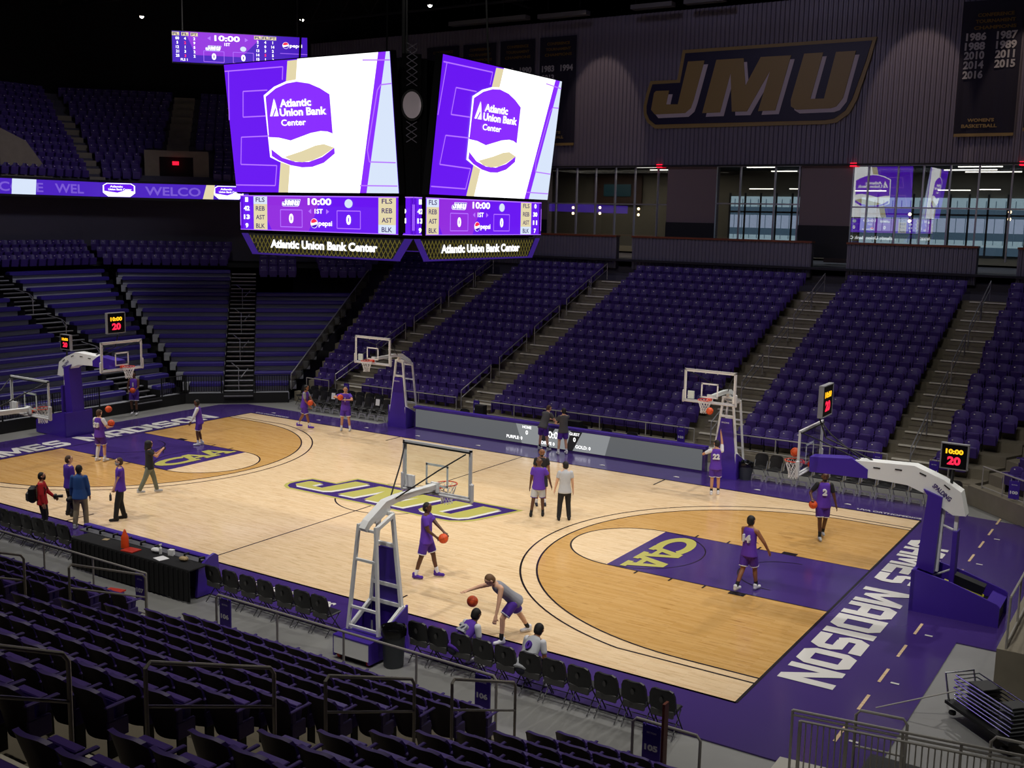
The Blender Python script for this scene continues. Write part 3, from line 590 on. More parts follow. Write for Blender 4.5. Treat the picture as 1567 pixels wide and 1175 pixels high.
# ribbon board on the upper deck front, two straight runs meeting at the seam
def ribbon(name_label,p,q,z0,z1,content):
    p=Vector((*p,z0));q=Vector((*q,z0)); t=empty('ribbon_board',p,name_label,'led board'); X=(q-p); W=X.length; F=frame(p,X.normalized(),(0,0,1)); s=MB(); s.T=F; H=z1-z0; I=Matrix.Identity(4)
    s.box((W/2,H/2,-.12),(W,H+.25,.2),'black'); child(s,'housing',t); s=MB(); s.T=F; s.poly([(0,0,0),(W,0,0),(W,H,0),(0,H,0)],'led_rib'); content(s,W,H,F); child(s,'led_face',t)
    return t
dr=12.38; sp=seam(dr); rp=rseam(dr)
def badge(s,x,y,w,H):
    I=Matrix.Identity(4)
    tri(s,[(x-w*.5,y-H*.2),(x-w*.5,y+H*.3),(x-w*.38,y+H*.47),(x+w*.38,y+H*.47),(x+w*.5,y+H*.3),(x+w*.5,y-H*.2),(x+w*.34,y-H*.47),(x-w*.34,y-H*.47)],'led_w',.008)
    tri(s,[(x-w*.46,y-H*.08),(x-w*.46,y+H*.3),(x-w*.36,y+H*.42),(x+w*.36,y+H*.42),(x+w*.46,y+H*.3),(x+w*.46,y-H*.08),(x+w*.2,y-H*.02),(x-w*.05,y-H*.2)],'led_p',.011)
    put_text(s,'Atlantic',I,x-w*.08,y+H*.24,H*.14,'led_w',w=w*.4,bold=.03,z=.014); put_text(s,'Union Bank Center',I,x+w*.03,y+H*.04,H*.14,'led_w',w=w*.72,bold=.03,z=.014)
def loc(F,u,v,d): q=pp(u,v,F.col[3].to_3d(),F.col[2].to_3d()); q=F.inverted()@q; return q.x
def rc1(s,W,H,F):
    g=lambda u:loc(F,u,285,0)
    for tt,u0,u1 in (('COME',-2,66),('WEL',84,128),('E',187,205)):
        put_text(s,tt,Matrix.Identity(4),(g(u0)+g(u1))/2,H*.48,H*.62,'led_ribt',w=g(u1)-g(u0),bold=.02,z=.006)
    s.poly([(g(17),0,.01),(g(54),0,.01),(g(56),H,.01),(g(19),H,.01)],'led_blue')
ribbon('violet WELCOME ribbon board along the left upper deck front',(-18.6-dr,-20),sp,9.52,10.3,rc1)
def rc2(s,W,H,F):
    g=lambda u:loc(F,u,290,0)
    for tt,u0,u1 in (('E',187,205),('WELCO',222,307),):
        put_text(s,tt,Matrix.Identity(4),(g(u0)+g(u1))/2,H*.48,H*.62,'led_ribt',w=g(u1)-g(u0),bold=.02,z=.006)
    s.poly([(g(310),0,.01),(g(326),0,.01),(g(329),H,.01),(g(316),H,.01)],'led_cream')
    badge(s,max(g(160),.95),H/2,1.7,H); badge(s,g(350),H/2,g(372)-g(327),H)
ribbon('violet WELCOME ribbon board along the angled upper deck front',sp,rp,9.52,10.3,rc2)
# wall sign and banners
t=MB(); y0=28.16
t.prism([(a,y0,b) for a,b in LW['outer']],(0,.16,0),'signgold'); t.prism([(a,y0-.04,b) for a,b in LW['inner']],(0,.05,0),'signnavy')
for c in ('J','M_','U'): t.prism([(a,y0-.06,b) for a,b in LWs[c]],(0,.05,0),'signwhite'); t.prism([(a,y0-.09,b) for a,b in LW[c]],(0,.05,0),'signgold')
t.build('wall_sign',label='large gold and navy JMU letter sign on the ribbed wall',cat='sign')
def banner(x0,x1,z0,z1,txt,lab,foot=True):
    t=MB(); n=10; V=[]
    for i in range(n+1):
        x=x0+(x1-x0)*i/n; V+=[(x,28.12+.03*math.sin(i*1.3),z0),(x,28.12,z1)]
    t.add(V,[(2*i,2*i+2,2*i+3,2*i+1) for i in range(n)],'navy'); b=empty('banner',((x0+x1)/2,28.15,z0),lab,'banner',group='banners on the ribbed wall')
    child(t,'fabric',b); t=MB(); t.box(((x0+x1)/2,28.1,z0+.06),(x1-x0,.06,.14),'signgold'); child(t,'hem',b); F=frame((x0,28.06,z0),(1,0,0),(0,0,1)); w=x1-x0
    for y,tt,m,xx,ww in txt: t=MB(); put_text(t,tt,F,xx*w,y,.36 if m=='bannertext' else .16,m,w=ww*w,bold=.04,z=0); child(t,'year' if m=='bannertext' else 'lettering',b)
hd=[(5.6,'CONFERENCE','dgold',.52,.62),(5.3,'TOURNAMENT','dgold',.52,.68),(5.0,'CHAMPIONS','dgold',.52,.74)]
banner(10.34,12.88,13.0,19.0,[(5.35,'CONFERENCE','dgold',.55,.6),(5.08,'TOURNAMENT','dgold',.55,.66),(4.8,'CHAMPIONS','dgold',.55,.7),(4.42,'1986','bannertext',.25,.34),(4.42,'1987','bannertext',.76,.34),(4.0,'1988','bannertext',.24,.34),(4.0,'1989','bannertext',.76,.34),(3.6,'2010','bannertext',.24,.34),(3.6,'2011','bannertext',.75,.32),(3.18,'2014','bannertext',.24,.34),(3.18,'2015','bannertext',.76,.34),(2.75,'2016','bannertext',.24,.34),(.72,"WOMEN'S",'signgold',.44,.45),(.46,'BASKETBALL','signgold',.42,.6)],"navy championship banner right of the wall sign listing years 1986 to 2016")
banner(-12.26,-9.88,12.97,18.95,hd+[(4.25,'1983','bannertext',.25,.34),(4.25,'1994','bannertext',.76,.34),(3.75,'2013','bannertext',.25,.34),(.72,"MEN'S",'signgold',.44,.4),(.46,'BASKETBALL','signgold',.42,.6)],'navy banner showing 1983 1994 2013, nearest left of the wall sign')
banner(-14.95,-12.6,12.97,18.93,hd+[(4.25,'1982','bannertext',.25,.34),(4.25,'1990','bannertext',.76,.34)],'navy banner showing 1990, second from the wall sign behind the right screen')
banner(-17.6,-15.25,12.97,18.9,hd,'navy banner with gold heading, third from the wall sign behind the scoreboard')
banner(-20.3,-17.9,12.97,18.9,hd[:1],'plain dark navy banner at far left, beside the scoreboard corner column')
banner(13.25,15.7,13.2,19,[],'navy banner cut off by the right edge of the view')
# ================================================================ COURTSIDE LED BOARD (far)
t=empty('led_board',(0,9.6,0),'long courtside LED board with grey scoring display on the far sideline','led board')
s=MB(); s.prism([(-6.6,9.49,0),(-6.6,9.57,.9),(-6.6,9.72,.92),(-6.6,9.75,0)],(13.1,0,0),'court_purple'); s.prism([(-6.62,9.46,.86),(-6.62,9.74,.86),(-6.62,9.74,.95),(-6.62,9.46,.95)],(13.14,0,0),'pad'); child(s,'cabinet',t)
s=MB(); F=frame((-6.5,9.475,.08),(1,0,0),(0,0,1)); s.T=F; s.poly([(0,0,0),(12.9,0,0),(12.9,.76,0),(0,.76,0)],'led_grey')
M['led_lg']=mat('led_light_grey','a9adb0',.5,em=.62); M['led_dg']=mat('led_dark_grey','3c3d40',.5,em=.25)
tri(s,[(5.3,0),(9.0,0),(9.2,.76),(5.0,.76)],'led_lg',.003); tri(s,[(6.1,.1),(6.5,.3),(6.8,.76),(6.3,.76),(6.2,.3)],'led_dg',.006); tri(s,[(7.3,.0),(7.6,0),(8.0,.76),(7.5,.76)],'led_dg',.006)
for tt,x,y,h in (('HOME',5.52,.66,.11),('0',5.52,.45,.17),('PURPLE: 0',4.95,.2,.13),('10:00',6.75,.5,.27),('DRIVE 0',6.5,.15,.13),('GUEST',7.67,.65,.11),('0',7.67,.44,.17),('GOLD: 0',8.05,.18,.13)): put_text(s,tt,Matrix.Identity(4),x,y,h,'led_w',bold=.02,z=.012)
child(s,'led_face',t)
# ================================================================ HOOPS
def rim_net(par,c,fy):
    """c rim centre local, fy forward sign (+Y away from board)"""
    r=MB(); r.tube([Vector(c)+Vector((.229*math.cos(a*PI/12),.229*math.sin(a*PI/12),0)) for a in range(24)],.012,'orange',8,closed=True)
    r.box(Vector(c)+Vector((0,-.31*fy,-.02)),(.12,.16,.05),'orange'); r.box(Vector(c)+Vector((0,-.385*fy,-.06)),(.16,.02,.16),'orange'); o=child(r,'rim',par,True)
    n=MB(); prof=[(.225,0),(.2,-.09),(.165,-.19),(.135,-.29),(.12,-.38),(.13,-.44)]; N=12
    for i in range(N):
        for sg in (1,-1): n.tube([Vector(c)+Vector((prof[j][0]*math.cos((i+sg*.5*j)*2*PI/N),prof[j][0]*math.sin((i+sg*.5*j)*2*PI/N),prof[j][1])) for j in range(6)],.006,'net',4)
    child(n,'net',par)
def board(par,yb,fy,back='chrome'):
    g=MB(); g.box((0,yb,3.435),(1.76,.012,1.0),'glass'); child(g,'glass_pane',par)
    f=MB()
    for x in (-.895,.895): f.box((x,yb,3.45),(.05,.05,1.07),'padw')
    for z in (2.93,3.965): f.box((0,yb,z),(1.84,.05,.05),'padw')
    for x in (-.86,.86): f.box((x,yb+.012*fy,3.45),(.05,.006,.98),'white')
    f.box((0,yb+.012*fy,3.92),(1.74,.006,.05),'white')
    if back: f.box((0,yb-.04*fy,3.93),(1.8,.03,.03),'black')
    child(f,'board_frame',par)
    p=MB()
    for x in (-.93,.93): p.box((x,yb,3.05),(.07,.09,.42),'padw',bev=.02)
    p.box((0,yb,2.89),(1.9,.09,.06),'padw',bev=.02); child(p,'edge_padding',par)
    q=MB()
    for x in (-.28,.28): q.box((x,yb+.01*fy,3.31),(.05,.006,.46),'white')
    for z in (3.08,3.53): q.box((0,yb+.01*fy,z),(.61,.006,.05),'white')
    child(q,'target_square',par)
def side_hoop(x,y,face,lab):
    """face=+1 looks toward +Y court"""
    t=empty('basketball_hoop',(x,y,0),lab,'basketball hoop',rz=0 if face>0 else PI,group='side practice hoops')
    def ch(mb,n,sm=False): return mb.build(n,parent=t,smooth=sm)
    pass
    b=MB()
    for s_ in (-1,1): b.prism([(s_*.48,0,.03),(s_*.48,0,.95),(s_*.48,-.62,.66),(s_*.48,-.75,.52),(s_*.48,-1.22,.5),(s_*.48,-1.22,.06)],(-.05*s_,0,0),'pad')
    b.box((0,-.98,.49),(.9,.5,.03),'pad'); b.box((0,-1.21,.3),(.9,.03,.36),'white'); b.box((0,-.6,.12),(.9,1.15,.1),'black'); ch(b,'base')
    w=MB()
    for s_ in (-1,1):
        for yy in (-.15,-1.12): w.lathe([(.05,-.03),(.065,-.02),(.065,.02),(.05,.03)],(0,0,0),'redm',12); w.v[-48:]=[Vector((s_*.38+v.z,yy+v.y,.065+v.x)) for v in w.v[-48:]]
    ch(w,'caster')
    f=MB(); R=lambda p,q,r=.052:f.tube([p,q],r,'white',4)
    for s_ in (-1,1):
        R((s_*.4,-.12,.9),(s_*.17,-.14,2.88)); R((s_*.4,-.85,.52),(s_*.22,-.72,2.72),.045); R((s_*.4,-.85,.5),(s_*.42,-.1,.93)); R((s_*.42,-.06,.08),(s_*.42,-.06,.93)); R((s_*.2,-.14,2.85),(s_*.22,-.72,2.66))
    for z,ya in ((.95,-.12),(1.35,-.13),(2.2,-.14),(2.86,-.14)):
        w_=.4-(z-.9)*.115; R((-w_,ya,z),(w_,ya,z))
    for z,ya in ((.6,-.85),(1.0,-.82),(2.0,-.77),(2.62,-.72)):
        w_=.4-(z-.5)*.08; R((-w_,ya,z),(w_,ya,z),.035)
    ch(f,'frame')
    a=MB(); a.tube([(0,-.85,2.66),(0,-.74,2.78),(0,-.2,3.06),(0,.2,3.1),(0,1.5,3.08)],[.10,.11,.11,.095,.08],'white',4); a.box((0,1.52,3.06),(.2,.06,.22),'white'); a.box((-.0,-.3,2.86),(.12,.5,.1),'white',rx=.4); ch(a,'arm')
    p=MB(); p.prism([(-.5,.02,.02),(.5,.02,.02),(.2,-.06,2.12),(-.2,-.06,2.12)],(0,-.1,0),'pad'); o=ch(p,'front_pad'); 
    l=MB(); put_text(l,'SPALDING',frame((0,.0,2.0),(-1,0,0),(0,.04,1)),0,0,.05,'white',w=.28,bold=.02,z=.03); l.build('logo',parent=o)
    br=MB()
    for s_ in (-1,1): br.tube([(s_*.05,.05,3.1),(s_*.5,.95,3.6),(s_*.82,1.5,3.9)],.016,'black',6)
    br.tube([(.0,.05,3.1),(.0,1.5,2.95)],.012,'black',6); ch(br,'brace')
    bx=MB(); bx.box((.68 if face<0 else -.68,1.53,3.1),(.22,.06,.26),'white'); ch(bx,'control_box')
    yb=1.58
    for nm,fn in (('x',None),): pass
    hb=[]; 
    global child
    old=child
    child=lambda mb,n,par,smooth=False,label=None: mb.build(n,parent=par,smooth=smooth,label=label)
    board(t,yb,1); rim_net(t,(0,yb+.38,3.05),1); child=old
    return t
side_hoop(7.3,-9.15,1,'white framed portable hoop on the near sideline seen from behind')
side_hoop(-7.42,-9.1,1,'hoop at the far left edge with its white arm entering from outside')
side_hoop(-7.2,9.1,-1,'portable hoop on the far sideline at the left of the LED board')
side_hoop(7.35,9.1,-1,'portable hoop on the far sideline at the right end of the LED board')
def clock(t,c,rz,w,h,big,nm='shot_clock',dbl=False):
    s=MB(); s.box((0,0,0),(w,.1,h),'black'); 
    for z in (-h/2,h/2): s.box((0,0,z),(w+.03,.12,.025),'railw')
    for x in (-w/2,w/2): s.box((x,0,0),(.025,.12,h),'railw')
    o=s.build(nm,parent=t); o.location=c; o.rotation_euler.z=rz
    for sd in (0,PI) if dbl else (0,):
        F=Matrix.Rotation(sd,4,'Z')@frame((0,-.056,0),(1,0,0),(0,0,1)); d=MB(); d.T=F; d.poly([(-w*.46,-h*.46,0),(w*.46,-h*.46,0),(w*.46,h*.46,0),(-w*.46,h*.46,0)],'led_black')
        put_text(d,'10:00',Matrix.Identity(4),0,h*.2,h*.2,'led_amber',w=w*.66,bold=.05,z=.004); put_text(d,'20',Matrix.Identity(4),0,-h*.17,h*.34,'led_red',w=w*.5,bold=.05,z=.004); d.build('clock_digits',parent=o)
    return o
def main_hoop(s_,lab):
    """local: +Y is toward centre court, origin at base front on floor"""
    t=empty('basketball_hoop',(s_*15.83,0,0),lab,'basketball hoop',rz=PI/2 if s_>0 else -PI/2,group='end line hoops')
    near=-1 if s_>0 else 1 # which local x side faces the camera
    global child
    old=child; child=lambda mb,n,par,smooth=False,label=None: mb.build(n,parent=par,smooth=smooth,label=label)
    ch=lambda mb,n,sm=False: mb.build(n,parent=t,smooth=sm)
    b=MB()
    for x in (-.6,.55): b.prism([(x,0,.02),(x,0,1.0),(x,-.08,1.02),(x,-.9,.86),(x,-1.86,.56),(x,-1.93,.5),(x,-1.93,.02)],(.05,0,0),'pad')
    b.box((0,-.04,.5),(1.2,.09,.98),'pad'); b.box((0,-1.0,.2),(1.08,1.75,.3),'black'); b.box((0,-1.75,.42),(1.08,.32,.12),'pad',rx=.3); ch(b,'base')
    p=MB(); p.prism([(-.27,-.02,.98),(-.27,-.16,2.72),(-.27,-.05,2.86),(-.27,-.48,2.72),(-.27,-.42,.9)],(.54,0,0),'pad'); ch(p,'column_pad'); p=MB(); p.box((0,-.47,1.7),(.12,.05,1.6),'white',rx=.03); ch(p,'column_spine')
    a=MB(); prof=[(1.62,3.3),(.2,3.36),(-.46,3.12),(-.86,2.89),(-1.0,2.35),(-.72,2.33),(-.45,2.48),(-.08,2.74),(.33,2.88),(1.27,2.92),(1.5,2.94)]
    a.prism([(-.19,y,z) for y,z in prof],(.38,0,0),'white')
    for y,z,r in ((1.05,3.17,0),(.55,3.2,0),(0,3.17,.35),(-.55,2.95,.6)): a.box((near*.195,y,z+.02),(.02,.16,.025),'black',rx=r)
    o=ch(a,'arm'); l=MB(); 
    Fx=frame((near*.2,-.45,2.83),(0,(-.8 if s_>0 else .8),(-.6 if s_>0 else .6)),(0,-.6,.8),n=(near,0,0))
    put_text(l,'SPALDING',Fx,0,0,.11,'court_purple',w=.5,bold=.03,z=.004); l.build('logo',parent=o)
    sl=MB(); sl.prism([(-.21,y,z) for y,z in ((2.66,3.24),(1.62,3.33),(1.25,3.12),(1.25,2.9),(2.64,2.87))],(.42,0,0),'pad'); ch(sl,'arm_pad')
    r=MB(); r.box((0,-.78,2.1),(.09,.08,.6),'white'); r.box((0,-.8,1.2),(.34,.1,1.5),'pad'); r.tube([(0,-.72,1.95),(0,-.4,2.05)],.03,'white',6); r.tube([(0,-.75,1.0),(.1,-.35,.75)],.025,'white',6); r.tube([(0,-.62,.7),(0,-1.5,.5)],.05,'yellow',8); r.box((.1,-1.15,.72),(.3,.7,.2),'blackp',rx=.25); ch(r,'rear_post')
    br=MB()
    for x in (-1,1): br.tube([(x*.06,1.5,3.3),(x*.45,2.35,3.72),(x*.8,2.7,3.92)],.018,'black',6)
    br.tube([(0,1.2,3.32),(0,2.35,3.72),(0,2.55,4.2)],.022,'black',6); ch(br,'brace')
    board(t,2.72,1); rim_net(t,(0,3.1,3.05),1)
    clock(t,(0,2.42,4.64),PI,.78,.76,1,dbl=True)
    clock(t,(0,-.62,3.67),(-PI/2 if s_>0 else PI/2),.58,.58,0)
    q=MB(); q.tube([(0,-.62,3.38),(0,-.6,3.0)],.035,'black',8); ch(q,'clock_mount')
    child=old
    return t
main_hoop(1,'large purple padded hoop on the right baseline with white arm and shot clocks')
main_hoop(-1,'large purple padded hoop on the left baseline with white arm and shot clocks')
# ================================================================ SEATS
def seat_back(mb,simple=False):
    n=4 if simple else 8; w=.25; V=[]; rows=[(.24,-.10),(.50,-.15),(.80,-.225),(.855,-.25)] if not simple else [(.36,-.13),(.86,-.24)]
    for z,y in rows:
        ww=w*.84 if z<.3 else (w if z<.84 or simple else w*.9)
        for i in range(n+1):
            a=-1+2*i/n; V.append((a*ww,y+.075*a*a,z+(0 if z<.8 else -(.018 if simple else .045)*a*a*a*a)))
    m=n+1; k_=len(rows); F=[(j*m+i,j*m+i+1,(j+1)*m+i+1,(j+1)*m+i) for j in range(k_-1) for i in range(n)]
    B=[(x,y-.028-(.03 if z>.79 and not simple else 0),z) for x,y,z in V]; N=len(V)
    mb.add(V,[f[::-1] for f in F],'seat')
    mb.add(B,F,'seatback')  # darker tone puts the shade of the rear faces into their colour
    e=[];
    for i in range(n): e.append(((k_-1)*m+i,(k_-1)*m+i+1))
    for j in range(k_-1): e+= [(j*m,(j+1)*m),(j*m+n,(j+1)*m+n)]
    mb.add(V+B,[(a,b,N+b,N+a) for a,b in e],'seat')
def seat_pan(mb,simple=False):
    mb.box((0,.05,.44),(.41,.11,.36),'seat',rx=-.16,bev=0 if simple else .02); 
    if not simple: mb.box((0,.085,.62),(.38,.10,.03),'seatlit',bev=.01)  # paler purple paints light onto the folded pan's top edge
def seat_full(end=False):
    ps=[]
    b=MB(); seat_back(b); ps.append(('backrest',b)); b=MB(); seat_pan(b); ps.append(('seat_pan',b))
    b=MB(); b.box((.263,.02,.63),(.05,.36,.03),'seat',bev=.01); b.box((.263,-.1,.5),(.03,.06,.26),'seat'); ps.append(('armrest',b))
    b=MB(); b.box((.263,-.08,.2),(.03,.12,.42),'black'); b.box((.263,-.02,.38),(.045,.24,.2),'seat',bev=.01); ps.append(('standard',b))
    b=MB(); b.box((.12,-.19,.76),(.045,.014,.03),'seatn',rx=.2); ps.append(('number_plate',b))
    return ps
SEATS=[] # (pos, facing angle, row, idx, block, side, kind)
SW=.53
def add_row(P0,a,o,s0,s1,d,z,row,blk,side,sw=SW):
    n=int((s1-s0+.02)/sw); off=(s1-s0-n*sw)/2; ang=math.atan2(-o.y,-o.x)-PI/2
    for i in range(n):
        s=s0+off+(i+.5)*sw; q=P0+a*s+o*d; p=Vector((q.x,q.y,z))
        if vis(p+Vector((0,0,.8))): SEATS.append((p,ang,row+1,(i+1 if side=='left' else n-i),blk,side))
for i in range(16):
    d=.32+.877*i; z=.50+.02+.344*i
    y=11.6+d
    for a,b,bl in ((-5.95-5.72,-5.95,'second far block from left'),(-4.5,5.02,'wide middle far block'),(6.48,12.22,'far block right of middle')):
        add_row(FAR[0],FAR[1],FAR[2],a,b,d,z,i,bl,'left')
    add_row(FAR[0],FAR[1],FAR[2],13.74,14.75+.40*(y-12.2)+.2,d,z,i,'far block beside sign 101','left')
    add_row(FAR[0],FAR[1],FAR[2],-15+.55-KS*d,-13.2,d,z,i,'far left wedge block','right')
    if i<14: add_row(FR[0],FR[1],FR[2],-2.0-KS*d+.35,5.5,.42+d,z+.06,i,'angled right corner block','left')
NR=[]
for i in range(14):
    d=.36+.865*i; z=.40+.005+.357*i
    for a,b,bl in ((4.95,12.05,'near block beside sign 106'),(13.3,15.95+.0*i,'near block beside sign 105'),(-12,3.3,'near block beside sign 107')):
        s=-1
        n=int((b-a)/.545)
        for j in range(n):
            x=(b-.545*(j+.5)) if 'sign 105' not in bl else (a+.545*(j+.5)); p=Vector((x,-12.05-d,z))
            if vis(p+Vector((0,0,.75)),60): SEATS.append((p,0,i+1,j+1,bl,'left' if 'sign 105' in bl else 'right'))
for i in range(3): # upper rows behind the right bleacher block
    d=11.9+.86*i; z=4.6+.36*i+.36
    add_row(*F2,.8,3.0,d,z,i,'x','left'); add_row(*F2,4.05,2.2+KS*d,d,z,i,'x','left')
for i in range(3):
    d=13.4+.86*i; z=5.5+.36*i; add_row(*F2,-2.47-KS*d,-.7,d,z,i,'x','left'); add_row(F1[0],F1[1],F1[2],-20,7.4+KS*d,d,z,i,'x','left')
for i in range(12):
    d=12.7+.84*i+.5; z=10.3+.47*i
    if i>3: add_row(*F2,-2.2-KS*d,-4.5,d,z,i,'x','left'); add_row(*F2,-3.05,8,d,z,i,'x','left')
    else: add_row(*F2,-2.2-KS*d,-5.5,d,z,i,'x','left'); add_row(*F2,-1.8,8,d,z,i,'x','left')
    add_row(F1[0],F1[1],F1[2],-12,7.1+KS*d,d,z,i,'x','left')
SEATS.sort(key=lambda s:((s[0]-CAM).length+(1000 if s[4]=='x' else 0)))
ind=SEATS[:300]; rest=SEATS[300:]
parts=seat_full(); PM=[(n,b.data(n)) for n,b in parts]
for n,me in PM:
    if n=='backrest': me.polygons.foreach_set('use_smooth',[True]*len(me.polygons)); me.set_sharp_from_angle(angle=math.radians(50))
for p,ang,row,idx,blk,side in ind:
    rr='row up' if 'near' not in blk else 'row back'
    t=empty('stadium_seat',p,'purple folding seat, %s %s, %s from %s, %s'%(ORD[row],rr,ORD[idx] if idx<21 else 'far',side,blk),'seat',rz=ang,group='purple stadium seats')
    for n,me in PM:
        o=D.objects.new(n,me); COL.objects.link(o); o.parent=t
mb=MB()
for p,ang,*_ in rest:
    mb.T=Matrix.Translation(p)@Matrix.Rotation(ang,4,'Z'); far=(p-CAM).length>58
    seat_back(mb,True); mb.box((0,.06,.44),(.40,.12,.36),'seat',rx=-.16); mb.box((.12,-.175,.77),(.05,.02,.035),'seatn',rx=.2); mb.box((0,.10,.622),(.38,.13,.03),'seatlit')  # last box repeats the painted bright edge along the pan top
    if not far: mb.box((.263,-.02,.36),(.04,.26,.5),'seat')
mb.T=Matrix.Identity(4)
mb.build('stadium_seat',label='remaining rows of purple folding seats higher in the stands around the hall',cat='seat',group='purple stadium seats',kind='stuff')
# ================================================================ BLEACHERS
BL=0
def bench_row(fr,s0,s1,i,lab,grp):
    d=.84*i; z=.48+.36*i; P0,a,o=fr; a3=a.to_3d();o3=o.to_3d()
    t=empty('bleacher_bench',at(fr,(s0+s1)/2,d+.4,z),lab,'bench',group=grp); F=frame((0,0,0),a3,o3); ln=s1-s0
    c=at(fr,(s0+s1)/2,0,0)
    s=MB(); s.T=F; s.box((0,.0,.355),(ln-.04,.40,.21),'benchp',bev=.04); s.box((0,.12,.15),(ln-.04,.04,.28),'deck'); s.build('seat',parent=t)
    s=MB(); s.T=F; s.box((0,.0,-.05),(ln,.86,.1),'deck'); s.box((0,-.40,-.2),(ln,.03,.3),'deck')
    for q_ in (-1,1): s.box((q_*(ln/2+.008),0,.0),(.016,.9,.62),'black')
    s.build('deck',parent=t)
for i in range(14):
    d=.84*i
    bench_row(F2,-2.40-KS*(d-.43),-.68,i,'purple bleacher bench, %s row up, angled block left of the grey steps'%ORD[i+1],'bleacher rows left of the steps')
    if i<11: bench_row(F2,.72,2.35+KS*d,i,'purple bleacher bench, %s row up, angled block right of the grey steps'%ORD[i+1],'bleacher rows right of the steps')
    bench_row(F1,6.15,7.43+KS*(d-.43),i,'short purple bleacher bench, %s row up, beside the left end aisle'%ORD[i+1],'bleacher rows right of the end aisle')
    bench_row(F1,-12,4.55,i,'long purple bleacher bench, %s row up, behind the left baseline hoop'%ORD[i+1],'bleacher rows behind the left hoop')
# black front fascia of the bleachers
facet_wall('wall_left',[(-18.45,-14),(-18.45,7.5),(-16.75,9.1),(-15.1,10.75)],0,.47,.12,'black')
def steps(fr,s0,s1,n,lab):
    t=empty('aisle_steps',at(fr,(s0+s1)/2,0,0),lab,'steps'); a3=fr[1].to_3d();o3=fr[2].to_3d(); F=frame((0,0,0),a3,o3); w=s1-s0
    s=MB(); s.T=F; q=MB(); q.T=F
    for i in range(n*2+1):
        dd=-.25+.42*i; z=.3+.18*i; s.box((0,dd+.2,z/2+.0),(w,.40,.06),'black'); s.v[-8:]=[Vector((v.x,v.y,v.z+z/2)) for v in s.v[-8:]]
        q.box((0,dd+.1,z+.045),(w,.16,.03),'deck' if i%2 else 'railw')
    s.build('tread',parent=t); q.build('nosing',parent=t)
    for j in range(0,n-2,3):
        r=MB(); r.T=F; y=.84*j+.5; z=.5+.36*j
        r.tube([(0,y,z),(0,y,z+.85),(0,y+.3,z+1.0),(-.35,y+.9,z+1.2)],.02,'railw',6); r.tube([(.1,y+.1,z+.6),(.4,y+.9,z+.9)],.02,'railw',6); r.build('handrail',parent=t)
steps(F2,-.64,.68,14,'grey aisle steps between the two angled bleacher blocks')
steps(F1,4.6,6.1,14,'dark aisle steps climbing the left end bleachers')
# picket rails in front
def picket(p,q,z0,h,lab,sp=.11,m='black'):
    p=Vector(p);q=Vector(q); t=empty('picket_railing',(p.x,p.y,z0),lab,'railing'); L=(q-p).length; X=(q-p).normalized(); e=q-p; e.z=0
    for zz,rr in ((h,.02),(.08,.015)): s=MB(); s.tube([(0,0,zz),e+Vector((0,0,zz+(q.z-p.z)))],rr,m,6); s.build('rail',parent=t)
    s=MB(); n=int(L/sp)
    for i in range(1,n):
        b=e*(i/n)+Vector((0,0,(q.z-p.z)*i/n)); s.box(b+Vector((0,0,h/2+.04)),(.018,.018,h-.08),m)
    s.build('picket',parent=t).__setitem__('kind','stuff')
    k_=max(1,int(L/2.0))
    for i in range(k_+1):
        s=MB(); b=e*(i/k_)+Vector((0,0,(q.z-p.z)*i/k_)); s.box(b+Vector((0,0,h/2)),(.045,.045,h+.0),m); s.build('post',parent=t)
    return t
picket((-18.5,-6,.47),(-18.5,2.9,.47),.47,.85,'black picket railing in front of the end bleachers behind the left hoop')
picket((-18.5,6.2,.47),(-18.5,7.5,.47),.47,.85,'short black picket railing at the corner of the end bleachers')
picket((-18.45,7.55,.47),at(F2,-.75,-.02,.47),.47,.85,'black picket railing left of the grey aisle steps')
picket(at(F2,.78,-.02,.47),at(F2,2.35,-.02,.47),.47,.85,'black picket railing right of the grey aisle steps')
# sloping glass rail between bleachers and far-left seats
p0=Vector(at(F2,2.45,.2,.55)); q0=Vector(at(F2,2.45+KS*11,11.2,4.95)); t=empty('glass_railing',p0,'long sloping smoked glass railing between bleachers and far left seats','railing')
s=MB(); e=q0-p0; s.prism([(0,0,0),e,e+Vector((0,0,.72)),(0,0,.72)],(.02,.01,0),'glassrail'); s.build('glass_panel',parent=t); s=MB(); s.tube([(0,0,.76),e+Vector((0,0,.76))],.03,'railw',8); s.build('rail',parent=t)
for i in range(6): s=MB(); s.tube([e*(i/5),e*(i/5)+Vector((0,0,.76))],.022,'rail',6); s.build('post',parent=t)
# ================================================================ STEEL RAILINGS
def railing(pts,h,lab,sp=2.2,mid=.5,m='rail',r=.024,grp=None,ends=False):
    pts=[Vector(p) for p in pts]; o=pts[0].copy(); t=empty('handrail',o,lab,'handrail',group=grp); up=Vector((0,0,h)); loc_=[p-o for p in pts]
    s=MB(); s.tube(([loc_[0],loc_[0]+up*.93] if ends else [])+[loc_[0]+up+((loc_[1]-loc_[0]).normalized()*.06 if ends else Vector())]+[p+up for p in loc_[1:-1]]+[loc_[-1]+up-((loc_[-1]-loc_[-2]).normalized()*.06 if ends else Vector())]+([loc_[-1]+up*.93,loc_[-1]] if ends else []),r,m,8); s.build('top_rail',parent=t,smooth=True)
    s=MB(); s.tube([p+up*mid for p in loc_],r*.8,m,8); s.build('mid_rail',parent=t,smooth=True)
    for a,b in zip(loc_,loc_[1:]):
        n=max(1,round((b-a).length/sp))
        for i in range(n+1):
            if ends and (i in (0,n)): continue
            q=a+(b-a)*(i/n); s=MB(); s.tube([q,q+up],r*.9,m,8); s.build('post',parent=t,smooth=True)
    return t
